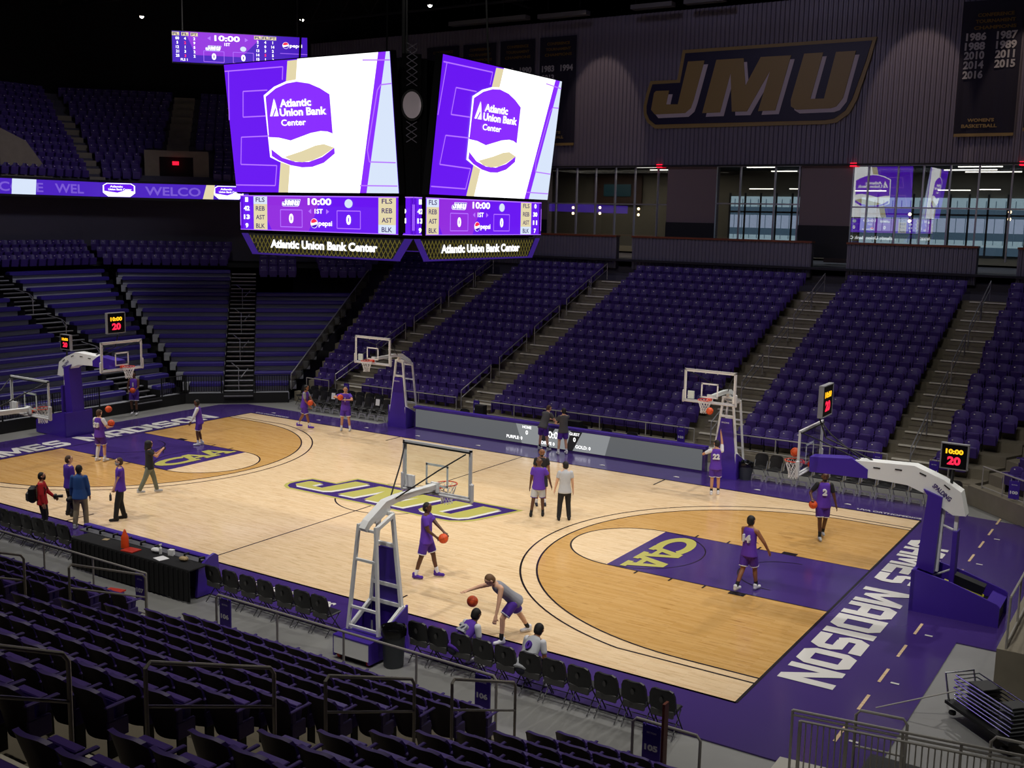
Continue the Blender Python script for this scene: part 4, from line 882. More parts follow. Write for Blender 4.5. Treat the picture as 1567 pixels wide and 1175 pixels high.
def sign(p,txt,lab,face=-1):
    t=empty('section_sign',p,lab,'sign',group='section signs'); s=MB(); s.box((0,0,-.3),(.3,.03,.56),'pad'); s.build('panel',parent=t); s=MB(); s.box((-.1,0,.0),(.02,.05,.08),'chrome'); s.box((.1,0,0),(.02,.05,.08),'chrome'); s.build('clip',parent=t)
    for sd in (-1,1):
        s=MB(); F=frame((0,sd*.02,-.36),(-sd,0,0) ,(0,0,1)); put_text(s,txt,F,0,-.02,.1,'white',w=.22,bold=.05,z=.002); put_text(s,'SECTION',F,0,.22,.03,'white',w=.16,z=.002); s.build('lettering',parent=t)
yf=11.48
railing([(-4.9,yf,.46),(5.2,yf,.46)],.68,'steel front rail before the wide middle far block',mid=.2)
railing([(-12.0,yf,.46),(-5.85,yf,.46)],.68,'steel front rail before the second far block from left',mid=.2)
railing([(-14.6,yf,.46),(-13.2,yf,.46)],.68,'short steel front rail before the far left wedge block',mid=.2)
railing([(6.4,yf,.46),(12.3,yf,.46)],.68,'steel front rail before the far block right of middle',mid=.2)
railing([(13.7,yf,.46),(14.3,yf,.46)],.68,'short steel front rail before the far block with sign 101',mid=.2)
railing([at(FR,-1.9,.15,.62),at(FR,.1,.15,.62)],.72,'steel rail on the concrete wall at the right corner',sp=1,mid=.1)
railing([(-11,-11.85,.40),(3.0,-11.85,.40)],1.0,'steel front rail before the near block with sign 107',sp=1.7,mid=.12)
railing([(5.1,-11.85,.40),(11.75,-11.85,.40)],1.0,'long steel front rail before the near block with sign 106',sp=1.7,mid=.12,ends=True)
railing([(14.25,-11.85,.40),(15.35,-11.85,.40)],1.0,'short steel front rail before the near block with sign 105',sp=1.1,mid=.12,ends=True)
for p,tx,lab in (((2.75,-11.8,1.35),'107','purple section sign reading 107 on the near rail'),((5.3,-11.8,1.35),'106','purple section sign reading 106 at the left end of its rail'),((11.45,-11.8,1.35),'106','purple section sign reading 106 at the right end of its rail'),((14.55,-11.8,1.35),'105','purple section sign reading 105 on the short near rail'),
  ((-12.05,11.42,1.15),'104','purple section sign on the far rail left of the steps below the left hoop'),((-4.75,11.42,1.15),'103','purple section sign at the left end of the middle far rail'),((4.7,11.42,1.15),'103','purple section sign at the right end of the middle far rail'),((12.0,11.42,1.15),'102','purple section sign above the white hoop arm'),((13.85,11.42,1.15),'101','purple section sign just left of the right shot clock'),(tuple(at(FR,-.25,.05,1.3)),'100','purple section sign on the right corner rail')):
    sign(p,tx,lab)
# stair rails far
cnt=0
for x,nm in ((-13.05,'leftmost far aisle'),(-5.8,'far aisle left of the middle block'),(5.75,'far aisle right of the middle block'),(13.0,'rightmost far aisle')):
    j=0
    for r0 in (.2,3.6,7.0,10.4,13.2):
        r1=min(r0+2.6,15.2); P_=lambda r:Vector((x,11.6+.877*r,.5+.344*r)); j+=1
        railing([P_(r0),P_(r1)],.85,'sloping stair handrail, %s up from the floor, %s'%(ORD[j],nm),sp=3,mid=.62,grp='stair handrails of the far stand',r=.024,m='railw')
# aisle rails near, heights read on the plane of the aisle
def nrail(x,u0,v0,u1,v1,lab):
    a=px(u0,v0,0,x);b=px(u1,v1,0,x); railing([a-Vector((0,0,.9)),b-Vector((0,0,.9))],.9,lab,sp=9,mid=.5,ends=True,grp='stair handrails of the near stand',r=.022)
nrail(12.75,692,1039,789,1044,'looped stair handrail in the near aisle, beside sign 106')
nrail(12.75,498,1034,634,1039,'looped stair handrail in the near aisle, second from sign 106')
nrail(12.75,222,1013,419,1022,'looped stair handrail in the near aisle, third from sign 106')
nrail(12.75,-120,975,104,1001,'looped stair handrail in the near aisle, entering from the left edge')
nrail(4.1,105,863,222,880,'stair handrail of the near left aisle, beside sign 107')
nrail(4.1,-60,838,36,850,'stair handrail of the near left aisle, at the left edge')
s=MB(); s.box((0,0,0),(.04,.14,1.3),'ledge'); s.build('end_panel',loc=px(1016,1140,1,-12.3),label='brown edged panel end beside the near block with sign 105',cat='panel')
# corner fence near right
picket((16.46,-10.7,.45),(20.2,-10.1,.45),.45,1.05,'dark picket fence at the lower right corner',sp=.085,m='rail')
railing([(16.26,-10.45,.45),(20.2,-9.85,.45)],1.07,'long dark handrail just behind the lower right picket fence',sp=.8,mid=.93)
railing([(17.0,-9.6,.2),(17.75,-9.5,.2)],1.2,'small looped handrail behind the lower right picket fence',sp=3,mid=.5,ends=True)
railing([(18.9,-9.2,.1),(20.6,-9.1,.1)],1.25,'tall looped handrail at the right edge behind the fence',sp=3,mid=.3,ends=True)
s=MB(); s.box((0,0,.25),(1.5,.9,.5),'black'); s.build('equipment_case',loc=(17.9,-9.55,0),label='black equipment case behind the lower right picket fence',cat='case')
railing([(18.45,-4.7,1.1),(18.45,4.5,1.1)],1.0,'steel rail on the concrete wall at the right edge',sp=1.4,mid=.1)
# ================================================================ FOLDING CHAIRS
def chair_parts(light=False):
    ps=[]; fr='railw' if light else 'chairleg'
    b=MB(); V=[];n=8
    for j,(z,y,w) in enumerate(((.49,-.20,.215),(.58,-.215,.245),(.78,-.25,.235),(.87,-.27,.20),(.90,-.275,.13))):
        for i in range(n+1):
            a=-1+2*i/n; V.append((a*w,y+.03*a*a,z))
    m=n+1;F=[(j*m+i,j*m+i+1,(j+1)*m+i+1,(j+1)*m+i) for j in range(4) for i in range(n)]; N=len(V)
    b.add(V+[(x,y-.05,z) for x,y,z in V],[f[::-1] for f in F]+[tuple(N+q for q in f) for f in F]+[(4*m+i,4*m+i+1,N+4*m+i+1,N+4*m+i) for i in range(n)]+[(i+1,i,N+i,N+i+1) for i in range(n)]+[(j*m+e,(j+1)*m+e,N+(j+1)*m+e,N+j*m+e) for j in range(4) for e in (0,n)],'blackp')
    if not light: b.prism([(a,-.305-.1*(zz-.72)*1.3-.008,zz) for a,zz in circ(0,.72,.055,sx=.62,n=16)],(0,-.004,0),'chairgrey')
    ps.append(('backrest',b))
    b=MB(); b.box((0,.0,.44),(.42,.42,.05),'blackp',bev=.02,rx=.04); b.box((0,-.225,.45),(.42,.05,.15),'chairgrey',bev=.02); ps.append(('seat',b))
    for s_ in (-1,1):
        b=MB(); b.tube([(s_*.22,-.27,.80),(s_*.225,-.1,.42),(s_*.23,.2,0)],.012,'black' if not light else fr,6); ps.append(('front_leg',b))
        b=MB(); b.tube([(s_*.2,.14,.42),(s_*.205,-.28,0)],.012,fr,6); ps.append(('rear_leg',b))
    b=MB(); b.tube([(-.22,-.2,.12),(.22,-.2,.12)],.01,fr,6); ps.append(('crossbar',b)); b=MB(); b.tube([(-.22,.13,.12),(.22,.13,.12)],.01,fr,6)
    if light: ps.append(('crossbar',b)); b=MB(); b.box((0,.2,.22),(.38,.02,.05),fr); b.box((-.17,.2,.12),(.06,.02,.22),fr,ry=.3); b.box((.17,.2,.12),(.06,.02,.22),fr,ry=-.3)
    ps.append(('crossbar',b)); return [(n,q.data(n)) for n,q in ps]
CP=chair_parts(); CL=chair_parts(True)
def chair(x,y,ang,lab,grp,P=CP,z=.021):
    t=empty('folding_chair',(x,y,z),lab,'chair',rz=ang,group=grp)
    for n,me in P: o=D.objects.new(n,me); COL.objects.link(o); o.parent=t
    return t
yc=-9.46
for i,x in enumerate((2.59,3.15,3.7,4.25,4.8,5.35,5.85)): chair(x,yc,random.uniform(-.05,.05),'black folding chair, %s from the table end panel, row left of the near hoop'%ORD[i+1],'sideline chairs left of the near hoop')
for i,x in enumerate((8.45,8.95,9.5,10.02,10.53,11.07,11.58,12.12,12.67,13.21,13.75)): chair(x,yc+.02,random.uniform(-.05,.05),'black folding chair, %s from the trash bin, row right of the near hoop'%ORD[i+1],'sideline chairs right of the near hoop')
for i,x in enumerate((-2.92,-3.46,-3.97,-4.47,-4.98,-5.45,-5.95)): chair(x,yc,random.uniform(-.05,.05),'black folding chair, %s left of the scorer table'%ORD[i+1],'sideline chairs left of the scorer table')
papers=MB()
for i in range(13):
    x=8.45+.53*i; chair(x,9.65-.0*i,PI,'black seated folding chair with pale frame, %s right of the far bin'%ORD[i+1],'pale framed chairs on the far sideline',CL,z=0 if x>-8 else 0)
for i in range(11):
    x=-13.3+.52*i; chair(x,9.95,PI,'black folding chair, %s from the left, front row behind the two players'%ORD[i+1],'far left sideline chairs, front row',CL,z=0)
for i in range(9):
    x=-14.2+.56*i; chair(x,10.75,PI,'black folding chair, %s from the left, back row under the wedge block'%ORD[i+1],'far left sideline chairs, back row',CP,z=0)
def paper(p,lab,rz=0,rx=0,w=.22,h=.28):
    s=MB(); s.box((0,0,0),(w,.004,h),'paper',rx=rx); s.build('paper_sheet',loc=p,rz=rz,label=lab,cat='paper')
paper((-11.74,9.98+.2,.73),'white paper sheet on the far left chair between the two players',PI,.15); paper((-9.15,9.98+.2,.73),'white paper sheet on a chair right of the player holding a ball',PI,.15)
for i,x in enumerate((10.6,11.2,11.55,12.0)): paper((x,9.72,.50),'white paper on a chair seat under the white hoop arm, %s from left'%ORD[i+1],0,1.3,.12,.14)
# ================================================================ SCORER TABLE
t=empty('scorer_table',(-.3,-9.5,0),'long black draped scorer table with violet ledge on the near sideline','table')
def lch(mb,n,**kw): o=mb.build(n,parent=t,**kw); o.matrix_parent_inverse=Matrix.Translation(-t.location); return o
s=MB(); s.prism([(-2.72,-9.05,.02),(-2.72,-9.03,.78),(-2.72,-9.25,.82),(-2.72,-9.25,.02)],(4.6,0,0),'pad'); s.box((-.4,-9.17,.84),(4.62,.18,.05),'pad',bev=.02); lch(s,'board_ledge')
s=MB(); s.box((-.35,-9.38,.79),(4.4,.22,.03),'catw'); 
for i in range(9): s.tube([(-2.3+.52*i,-9.44,.80),(-2.3+.52*i,-9.44,.88),(-2.22+.52*i,-9.36,.9)],.03,'black',6)
lch(s,'equipment_shelf')
s=MB(); s.box((0,-9.73,.77),(4.3,.55,.04),'cloth',bev=.01); s.box((0,-10.0,.40),(4.3,.03,.74),'cloth'); 
for i in range(26): s.box((-2.1+.168*i,-10.02,.39),(.05,.03,.72),'cloth')
lch(s,'table_cloth')
s=MB(); s.prism([(1.95,-9.0,.02),(1.95,-9.02,.88),(1.95,-9.12,.95),(1.95,-9.3,.9),(1.95,-9.62,.7),(1.95,-9.68,.02)],(.07,0,0),'pad'); lch(s,'end_panel')
tt=.791
s=MB(); s.lathe([(.095,0),(.09,.26),(.07,.30),(.035,.40),(.015,.45),(.0,.46)],(0,0,0),'cone',16); s.build('traffic_cone',loc=(-.42,-9.75,tt),label='bright orange cone standing on the scorer table',cat='cone',smooth=True)
s=MB(); s.box((0,0,.012),(.38,.3,.024),'redm',rz=.1); s.build('folder',loc=(-.1,-9.83,tt),label='dark red folder lying beside the orange cone',cat='folder')
s=MB(); s.box((0,0,.004),(.15,.13,.008),'tan',rz=.3); s.build('note_pad',loc=(-1.32,-9.62,tt),label='small yellowish notepad on the scorer table left of the cone',cat='notepad')
s=MB(); s.box((0,0,.004),(.30,.26,.008),'paper',rz=-.2); s.build('paper_sheet',loc=(.95,-9.8,tt),label='white paper sheet lying on the scorer table by the spray bottle',cat='paper')
s=MB(); s.ball((0,0,.06),.11,'paper',10,6,(1.3,.8,.55)); s.ball((.1,.03,.05),.07,'paper',8,5,(1,.8,.7)); s.build('towel',loc=(.48,-9.57,tt),label='crumpled white towel on the scorer table left of the spray bottle',cat='towel')
s=MB(); s.lathe([(.035,0),(.038,.14),(.015,.18),(.014,.21)],(0,0,0),'white',12); s.box((.0,.0,.225),(.03,.07,.03),'white'); s.build('spray_bottle',loc=(.66,-9.58,tt),label='white spray bottle standing on the scorer table',cat='bottle')
s=MB(); s.ball((0,0,.055),.1,'tan',10,6,(1.2,.8,.55)); s.ball((.05,.04,.05),.06,'tan',8,5); s.build('canvas_pouch',loc=(1.5,-9.62,tt),label='beige pouch at the right end of the scorer table',cat='pouch')
s=MB(); s.box((0,0,.07),(.14,.09,.14),'paper',rz=.3); s.build('tissue_box',loc=(.95,-9.5,tt),label='small white box behind the spray bottle on the scorer table',cat='box')
s=MB(); s.box((0,0,.0),(.42,.34,.03),'led_red' if 0 else 'redm',rz=.25); s.box((0,0,-.16),(.06,.06,.3),'black'); s.box((0,0,-.31),(.4,.4,.04),'black'); s.build('stool',loc=(.9,-11.1,.35+.0),label='red topped stool beside the near rail next to sign 107',cat='stool')
# bins
def binn(x,y,h,lab,bagc=True):
    t=empty('trash_bin',(x,y,0),lab,'trash bin'); s=MB(); s.lathe([(.20,.0),(.24,h),(.25,h+.01),(.23,h-.0),(.19,.03)],(0,0,0),'bin',24); s.build('body',parent=t,smooth=True)
    s=MB(); pr=[(.255,h-.14),(.262,h-.02),(.25,h+.02),(.225,h-.02),(.2,h-.25)]; s.lathe(pr,(0,0,0),'bag',24)
    for i,v in enumerate(s.v): s.v[i]=v+Vector((random.uniform(-.012,.012),random.uniform(-.012,.012),random.uniform(-.02,.02)))
    s.build('liner',parent=t,smooth=True)
binn(8.05,-9.95,.78,'dark grey trash bin with black liner beside the near hoop base')
binn(8.05,9.45,.62,'dark grey trash bin beside the far right hoop base')
# items behind the LED board
s=MB(); s.box((0,0,.58),(.42,.3,1.16),'black'); s.build('equipment_case',loc=(-3.9,10.5,0),label='black case standing behind the LED board near the far rail',cat='case')
s=MB(); s.box((0,0,.92),(.6,.3,.3),'black'); s.box((0,0,.4),(.06,.06,.8),'black'); s.box((0,0,.01),(.4,.3,.02),'black'); s.build('monitor',loc=(.65,10.35,0),label='black monitor behind the LED board right of the two staff',cat='monitor')
for i,x in enumerate((-4.7,2.0,3.1,.95)): chair(x,10.25,PI,'black chair behind the LED board, %s'%('far left','right of the monitor','rightmost','beside the monitor')[i],'chairs behind the LED board',CP,z=0)
# cart of folded chairs on the right
t=empty('chair_cart',(18.5,-6.1,0),'cart loaded with folded silver framed chairs at the right edge','cart',rz=-.75); s=MB(); s.box((0,0,.25),(1.7,.7,.06),'black'); 
for a in (-.7,.7):
    for b in (-.28,.28): s.lathe([(.06,-.03),(.07,0),(.06,.03)],(a,b,.09),'black',10)
s.build('platform',parent=t); s=MB(); s.tube([(-.8,-.3,.28),(-.95,-.3,.75),(-.95,.3,.75),(-.8,.3,.28)],.02,'chrome',6); s.build('handle',parent=t)
for i in range(7):
    c=empty('folded_chair',Vector((18.5,-6.1,.30+.075*i)),'folded chair with silver frame, %s from the bottom of the cart stack'%ORD[i+1],'chair',rz=-.75+.03*random.uniform(-1,1),group='folded chairs on the cart'); s=MB(); s.tube([(-.75,-.24,.03),(.75,-.22,.03),(.75,.22,.03),(-.75,.24,.03)],.014,'chrome',6,closed=True); s.build('frame',parent=c); s=MB(); s.box((-.25,0,.03),(.4,.4,.03),'blackp',bev=.01); s.build('seat',parent=c); s=MB(); s.box((.55,0,.035),(.3,.38,.03),'blackp',bev=.01); s.build('backrest',parent=c)
a=px(1340,1083,2,.06); s=MB(); b=Vector((18.15,-5.75,.66)); s.tube([Vector(),b-a],.015,'rail',6); s.build('long_pole',loc=a,label='thin dark pole leaning from the floor onto the chair cart',cat='pole')
s=MB(); s.box((0,0,.03),(.35,.12,.06),'yellow'); s.build('foam_block',loc=px(36,657,2,0),label='small yellow block on the floor behind the left baseline hoop',cat='block')
# ================================================================ BALLS
def basketball(p,lab):
    t=empty('basketball',p,lab,'basketball',group='basketballs'); s=MB(); s.ball((0,0,0),.12,'ball',24,16); s.build('ball_cover',parent=t,smooth=True)
    s=MB(); r=.1205
    for ax in range(3): s.tube([Vector({0:(0,math.cos(a),math.sin(a)),1:(math.cos(a),0,math.sin(a)),2:(math.cos(a),math.sin(a),0)}[ax])*r for a in [i*PI/12 for i in range(24)]],.0025,'seam',4,closed=True)
    s.build('seams',parent=t); t.rotation_euler=(random.random()*3,random.random(),random.random()*3)
# ================================================================ PEOPLE
SK={'dark':mat('skin_dark','5a3826',.5),'brown':mat('skin_brown','8a5a3c',.5),'tan':mat('skin_tan','c08a68',.5),'light':mat('skin_light','d8a888',.5)}
HAIR={'black':mat('hair_black','15110f',.7),'brown':mat('hair_brown','4a3222',.7),'blond':mat('hair_blond','6e4f33',.7),'grey':mat('hair_grey','6b655f',.7)}
CLO={k:mat('cloth_'+k,c,.8,noise=.08,nscale=9) for k,c in dict(purple='5a2fa8',purple2='4a2494',white='dcdce0',grey='8f8f96',dgrey='4a4a4e',lgrey='b9bcc0',black='17171a',red='c01820',blue='264f8e',khaki='8a7f66',olive='6a6f60',navy='1e1e30',mask='b8b8b4').items()}
def cap(bm,p0,r0,p1,r1,fl=1.0,side=None,n=14,e0=.9,e1=.9):
    """tapered capsule, cross section flattened by fl along `front` direction"""
    p0=Vector(p0);p1=Vector(p1); t=p1-p0; L=t.length
    if L<1e-5: t=Vector((0,0,1))
    t.normalize(); a=Vector(side) if side is not None else t.orthogonal(); a=(a-t*a.dot(t)).normalized(); b=t.cross(a)
    rings=[]; K=4
    for i in range(K+1):
        th=PI/2*i/K; rings.append((p0-t*r0*math.cos(th)*e0,r0*math.sin(th)))
    for i in range(K+1):
        th=PI/2*(1-i/K); rings.append((p1+t*r1*math.cos(th)*e1,r1*math.sin(th)))
    vs=[]
    for c,r in rings:
        r=max(r,1e-4); vs.append([bm.verts.new(c+a*r*math.cos(2*PI*j/n)+b*r*fl*math.sin(2*PI*j/n)) for j in range(n)])
    for x,y in zip(vs,vs[1:]):
        for j in range(n): bm.faces.new((x[j],x[(j+1)%n],y[(j+1)%n],y[j]))
    bm.faces.new(vs[0][::-1]); bm.faces.new(vs[-1])
def blob(name,caps,m,par,vox,sm=3,label=None):
    bm=bmesh.new()
    for c in caps: cap(bm,*c[:4],**(c[4] if len(c)>4 else {}))
    me=D.meshes.new(name); bm.to_mesh(me); bm.free(); me.materials.append(m)
    o=D.objects.new(name,me); COL.objects.link(o); o.parent=par
    r=o.modifiers.new('r','REMESH'); r.mode='VOXEL'; r.voxel_size=vox; r.use_smooth_shade=True
    if sm: s=o.modifiers.new('s','SMOOTH'); s.factor=.5; s.iterations=sm
    if label: o['label']=label
    return o
def ik(a,b,l1,l2,pole):
    a=Vector(a);b=Vector(b); d=b-a; L=min(d.length,(l1+l2)*.999); d.normalize(); x=(l1*l1-l2*l2+L*L)/(2*L); h=math.sqrt(max(0,l1*l1-x*x)); p=Vector(pole); p=(p-d*p.dot(d)).normalized()
    return a+d*x+p*h, a+d*L
IR=Vector((.84,.54,0)); IA=Vector((-.54,.84,0))  # image right and away from the camera
def person(pos,head,lab,H=1.8,skin='brown',hair='black',hands=((-.26,.05,.85),(.26,.05,.85)),feet=((-.13,0),(.13,0)),lean=0,side=0,pelv=None,top='jersey',topc='purple',sleeve=None,slc=None,bot='shorts',botc='purple2',shoec='white',sockc='white',look=0,nod=0,num=None,numc='white',numf=-1,mask=None,long_hair=False,beard=False,kn=(0,1,0),trim='white',bald=False,foot_z=(0,0),lleg=None,poles=None,stance=None,back_elbow=False):
    """local frame: +Y forward, +X the person's right... all metres for a 1.8 m body"""
    s=H/1.8; hx=Vector(head); ang=math.atan2(hx.y,hx.x)-PI/2
    t=empty('person',(pos[0],pos[1],pos[2] if len(pos)>2 else .022),lab,'person',rz=ang); t.scale=(s,s,s)
    P=Vector(pelv or (0,0,.95)); S=Vector((math.sin(side),math.sin(lean),math.cos(lean)*math.cos(side))).normalized(); X=Vector((1,0,0)); X=(X-S*X.dot(S)).normalized(); Fw=S.cross(X)
    if Fw.y<0: Fw=-Fw
    W=P+S*.14; C=P+S*.34; SH=P+S*.50; NK=P+S*.56; hd=Quaternion(X,-nod)@S; hd=(hd+Vector((0,0,.6))).normalized() if lean<.5 else hd
    HC=NK+hd*.155+Fw*.02; LK=(Quaternion(Vector((0,0,1)),look)@Vector((Fw.x,Fw.y,Fw.z*.4))).normalized(); LK=(LK-hd*LK.dot(hd)).normalized(); EX=LK.cross(hd)
    hipL,hipR=P-X*.09,P+X*.09; sh=[SH-X*.175,SH+X*.175]; sk=SK[skin]
    kne=[];ank=[]
    for i,hp in enumerate((hipL,hipR)):
        f=feet[i]; A=Vector((f[0],f[1],.09+(foot_z[i]))); kk,aa=ik(hp,A,.44,.43,Vector(kn)); kne.append(kk);ank.append(aa)
    fd=[Vector((0,1,0)),Vector((0,1,0))]
    if stance: fd=[Vector((math.sin(stance[0]),math.cos(stance[0]),0)),Vector((math.sin(stance[1]),math.cos(stance[1]),0))]
    elb=[];wr=[]
    for i,q in enumerate(hands):
        pole=(poles[i] if poles else ((-.5 if i==0 else .5),-.6,-.5)); e,w=ik(sh[i],Vector(q),.29,.26,Vector(pole)); elb.append(e);wr.append(w)
    fx=dict(fl=.72,side=X)
    B=[(P-S*.02,.15,W,.135,fx),(W,.135,C,.15,fx),(C,.15,SH-S*.03,.15,fx),(SH-X*.12,.065,SH+X*.12,.065),(SH,.07,NK+S*.04,.055),(NK,.055,HC-hd*.03,.06)]
    B+=[(HC-hd*.05+LK*.01,.068,HC+hd*.035,.088,dict(fl=1.12,side=EX)),(HC-hd*.075+LK*.055,.03,HC-hd*.02+LK*.07,.03),(HC-hd*.02+LK*.088,.013,HC+hd*.0+LK*.09,.012),(HC+LK*.0-EX*.085-hd*.01,.018,HC-EX*.088+hd*.015,.018),(HC+EX*.085-hd*.01,.018,HC+EX*.088+hd*.015,.018)]
    for i in (0,1):
        B+=[((hipL,hipR)[i],.098,kne[i],.058),(kne[i],.056,kne[i]+(ank[i]-kne[i])*.35+Vector((0,-.008,0)),.054),(kne[i]+(ank[i]-kne[i])*.35+Vector((0,-.008,0)),.053,ank[i],.036)]
        B+=[(ank[i]-Vector((0,0,.035)),.035,ank[i]+fd[i]*.13-Vector((0,0,.055)),.03)]
        B+=[(sh[i],.058,elb[i],.042),(elb[i],.041,wr[i],.026)]
        u=(wr[i]-elb[i]).normalized(); v=u.cross(Vector((0,0,1))); v=v.normalized() if v.length>.05 else Vector((1,0,0)); n_=u.cross(v)
        v,n_=(Fw-u*Fw.dot(u)).normalized() if abs(u.z)>.6 else v, None
        n_=u.cross(v); cu=n_*(.25 if i==0 else -.25)
        B+=[(wr[i],.025,wr[i]+u*.075,.024,dict(fl=1.6,side=n_))]
        for j,(o_,l_) in enumerate(((-.034,.062),(-.012,.075),(.012,.07),(.034,.055))):
            b0=wr[i]+u*.085+v*o_; B.append((b0,.0095,b0+u*l_*.55+v*o_*.15,.009)); B.append((b0+u*l_*.55+v*o_*.15,.009,b0+(u+cu).normalized()*l_+v*o_*.2,.0085))
        tb=wr[i]+u*.03-v*.03; B.append((tb,.012,tb+(u-v*.9).normalized()*.06,.01))
    blob('body',B,sk,t,.0115)
    ey=MB()
    for d_ in (-1,1): ey.ball(HC+LK*.092+EX*.032*d_+hd*.018,.010,'black',8,6)
    ey.build('eyes',parent=t)
    # hair
    hm=HAIR[hair]
    if not bald:
        hc=[(HC+hd*.03-LK*.015,.093,HC+hd*.045-LK*.005,.09,dict(fl=1.12,side=EX)),(HC-LK*.03-hd*.03,.082,HC+hd*.02-LK*.02,.09,dict(fl=1.1,side=EX))]
        if long_hair: hc+=[(HC-LK*.03+hd*.03,.115,HC-LK*.06-hd*.16,.10,dict(fl=1.1,side=EX)),(HC-LK*.05-hd*.1,.12,HC-LK*.07-hd*.22,.07)]
        blob('hair',hc,hm,t,.012,2)
    if beard: blob('beard',[(HC-hd*.085+LK*.035,.045,HC-hd*.07+LK*.06,.04),(HC-hd*.05-EX*.06+LK*.02,.025,HC-hd*.08+LK*.04,.03),(HC-hd*.05+EX*.06+LK*.02,.025,HC-hd*.08+LK*.04,.03)],HAIR['black'],t,.012,1)
    if mask: blob('face_mask',[(HC-hd*.07+LK*.05,.045,HC-hd*.01+LK*.065,.04,dict(fl=1.2,side=LK)),(HC-hd*.04-EX*.075,.015,HC-hd*.035+LK*.06-EX*.03,.03),(HC-hd*.04+EX*.075,.015,HC-hd*.035+LK*.06+EX*.03,.03)],CLO[mask],t,.012,1)
    # top
    g=.016; fx2=dict(fl=.76,side=X); tc=CLO[topc]
    low=P-S*.10
    T=[(low,.198+g,P,.18+g,dict(fl=.74,side=X,e0=.1)),(P,.172+g,W,.145+g*1.6,fx2),(W,.14+g*1.6,C,.153+g,fx2),(C,.153+g,SH-S*.05,.15+g,fx2),(SH-X*.10-S*.015,.062+g,SH+X*.10-S*.015,.062+g)]
    if top!='jersey':
        fr={'tee':.6,'long':1,'polo':.55}[top]
        for i in (0,1):
            T.append((sh[i]-X*(.012 if i else -.012),.057+g,sh[i]+(elb[i]-sh[i])*min(1,fr),.052+g,dict(e1=.15 if fr<1 else .9)))
            if fr==1: T+=[(elb[i],.05+g*.7,elb[i]+(wr[i]-elb[i])*.92,.034+g*.6)]
        if top=='polo' or top=='long': T.append((SH+S*.04,.072,NK+S*.015,.066))
    blob('shirt' if top!='jersey' else 'jersey',T,tc,t,.016)
    if sleeve:
        Q=[]
        for i in (0,1):
            Q.append((sh[i]-X*(-.01 if i else .01)*-1,.062+g*.6,sh[i]+(elb[i]-sh[i])*(.62 if sleeve=='short' else 1),.05+g*.6))
            if sleeve=='long': Q+=[(elb[i],.048+g*.5,elb[i]+(wr[i]-elb[i])*.9,.032+g*.5)]
        for i,nm in ((0,'left'),(1,'right')):
            blob('sleeve',[Q[j] for j in range(len(Q)) if (j<len(Q)//2)==(i==0)],CLO[slc or 'white'],t,.014)
        blob('collar',[(SH+S*.03,.07,NK+S*.01,.062)],CLO[slc or 'white'],t,.014,1)
    # bottoms
    bc=CLO[botc]
    if bot=='pants':
        Q=[(P+S*.04,.145+g,P-S*.06,.145+g,fx2)]
        for i in (0,1): hp=(hipL,hipR)[i]; Q+=[(hp+(kne[i]-hp)*.18,.098+g*.5,kne[i],.074+g*.4),(kne[i],.073+g*.4,ank[i],.066,dict(e1=.2))]
        blob('trousers',Q,bc,t,.016)
    else:
        Q=[(P+S*.03,.145+g,P-S*.05,.152+g,fx2)]
        for i in (0,1): hp=(hipL,hipR)[i]; Q+=[(hp+(kne[i]-hp)*.2,.094+g,hp+(kne[i]-hp)*.80,.090+g,dict(e1=.08))]
        blob('shorts',Q,bc,t,.016)
        if trim:
            for i in (0,1): hp=(hipL,hipR)[i]; c=hp+(kne[i]-hp)*.80; u=(kne[i]-hp).normalized(); blob('hem',[(c-u*.014,.093+g,c+u*.012,.092+g,dict(e0=.05,e1=.05))],CLO[trim],t,.014,1)
    for i in (0,1):
        dn=Vector((0,0,-1))
        if bot!='pants':
            c=ank[i]+(kne[i]-ank[i])*.28; blob('sock',[(ank[i],.044,c,.047)],CLO[sockc if isinstance(sockc,str) else sockc[i]],t,.014,1)
        if lleg and i==lleg[0]: blob('legging',[(ank[i],.046,kne[i]+(ank[i]-kne[i])*.35,.066),(kne[i]+(ank[i]-kne[i])*.35,.066,kne[i],.064)],CLO[lleg[1]],t,.014,1)
        a=ank[i]; fo=fd[i]; sd_=Vector((fo.y,-fo.x,0)); zz=Vector((0,0,-.048))
        blob('shoe',[(a-fo*.05+zz,.045,a+fo*.15+zz*1.05,.04,dict(fl=.9,side=Vector((0,0,1)))),(a-fo*.02+Vector((0,0,-.02)),.048,a+fo*.05+zz*.8,.042),(a-fo*.04+Vector((0,0,.02)),.046,a-fo*.03+zz,.046)],CLO[shoec],t,.012,1)
    if num:
        o_=SH-S*.17+Fw*(.124+g)*numf; Fm=frame(o_,X*(1 if numf<0 else -1),S,n=Fw*numf); nb=MB(); me=text_me(num,.05,.16)
        xs=[v.co.x for v in me.vertices]; ys=[v.co.y for v in me.vertices]; cx=(max(xs)+min(xs))/2; cy=(max(ys)+min(ys))/2; sc_=.17/(max(ys)-min(ys))
        nb.mesh(me,Fm@Matrix.Diagonal((sc_,sc_,sc_,1))@Matrix.Translation((-cx,-cy,0)),CLO[numc]); nb.build('jersey_number',parent=t)
    bpy.context.view_layer.update()
    t['_w']=0; del t['_w']
    return t,wr,lambda v:t.matrix_world@Vector(v),HC
G_=lambda u,v:tuple(px(u,v,2,.022)[:2])
def d2(r,a): return (IR*r+IA*a)
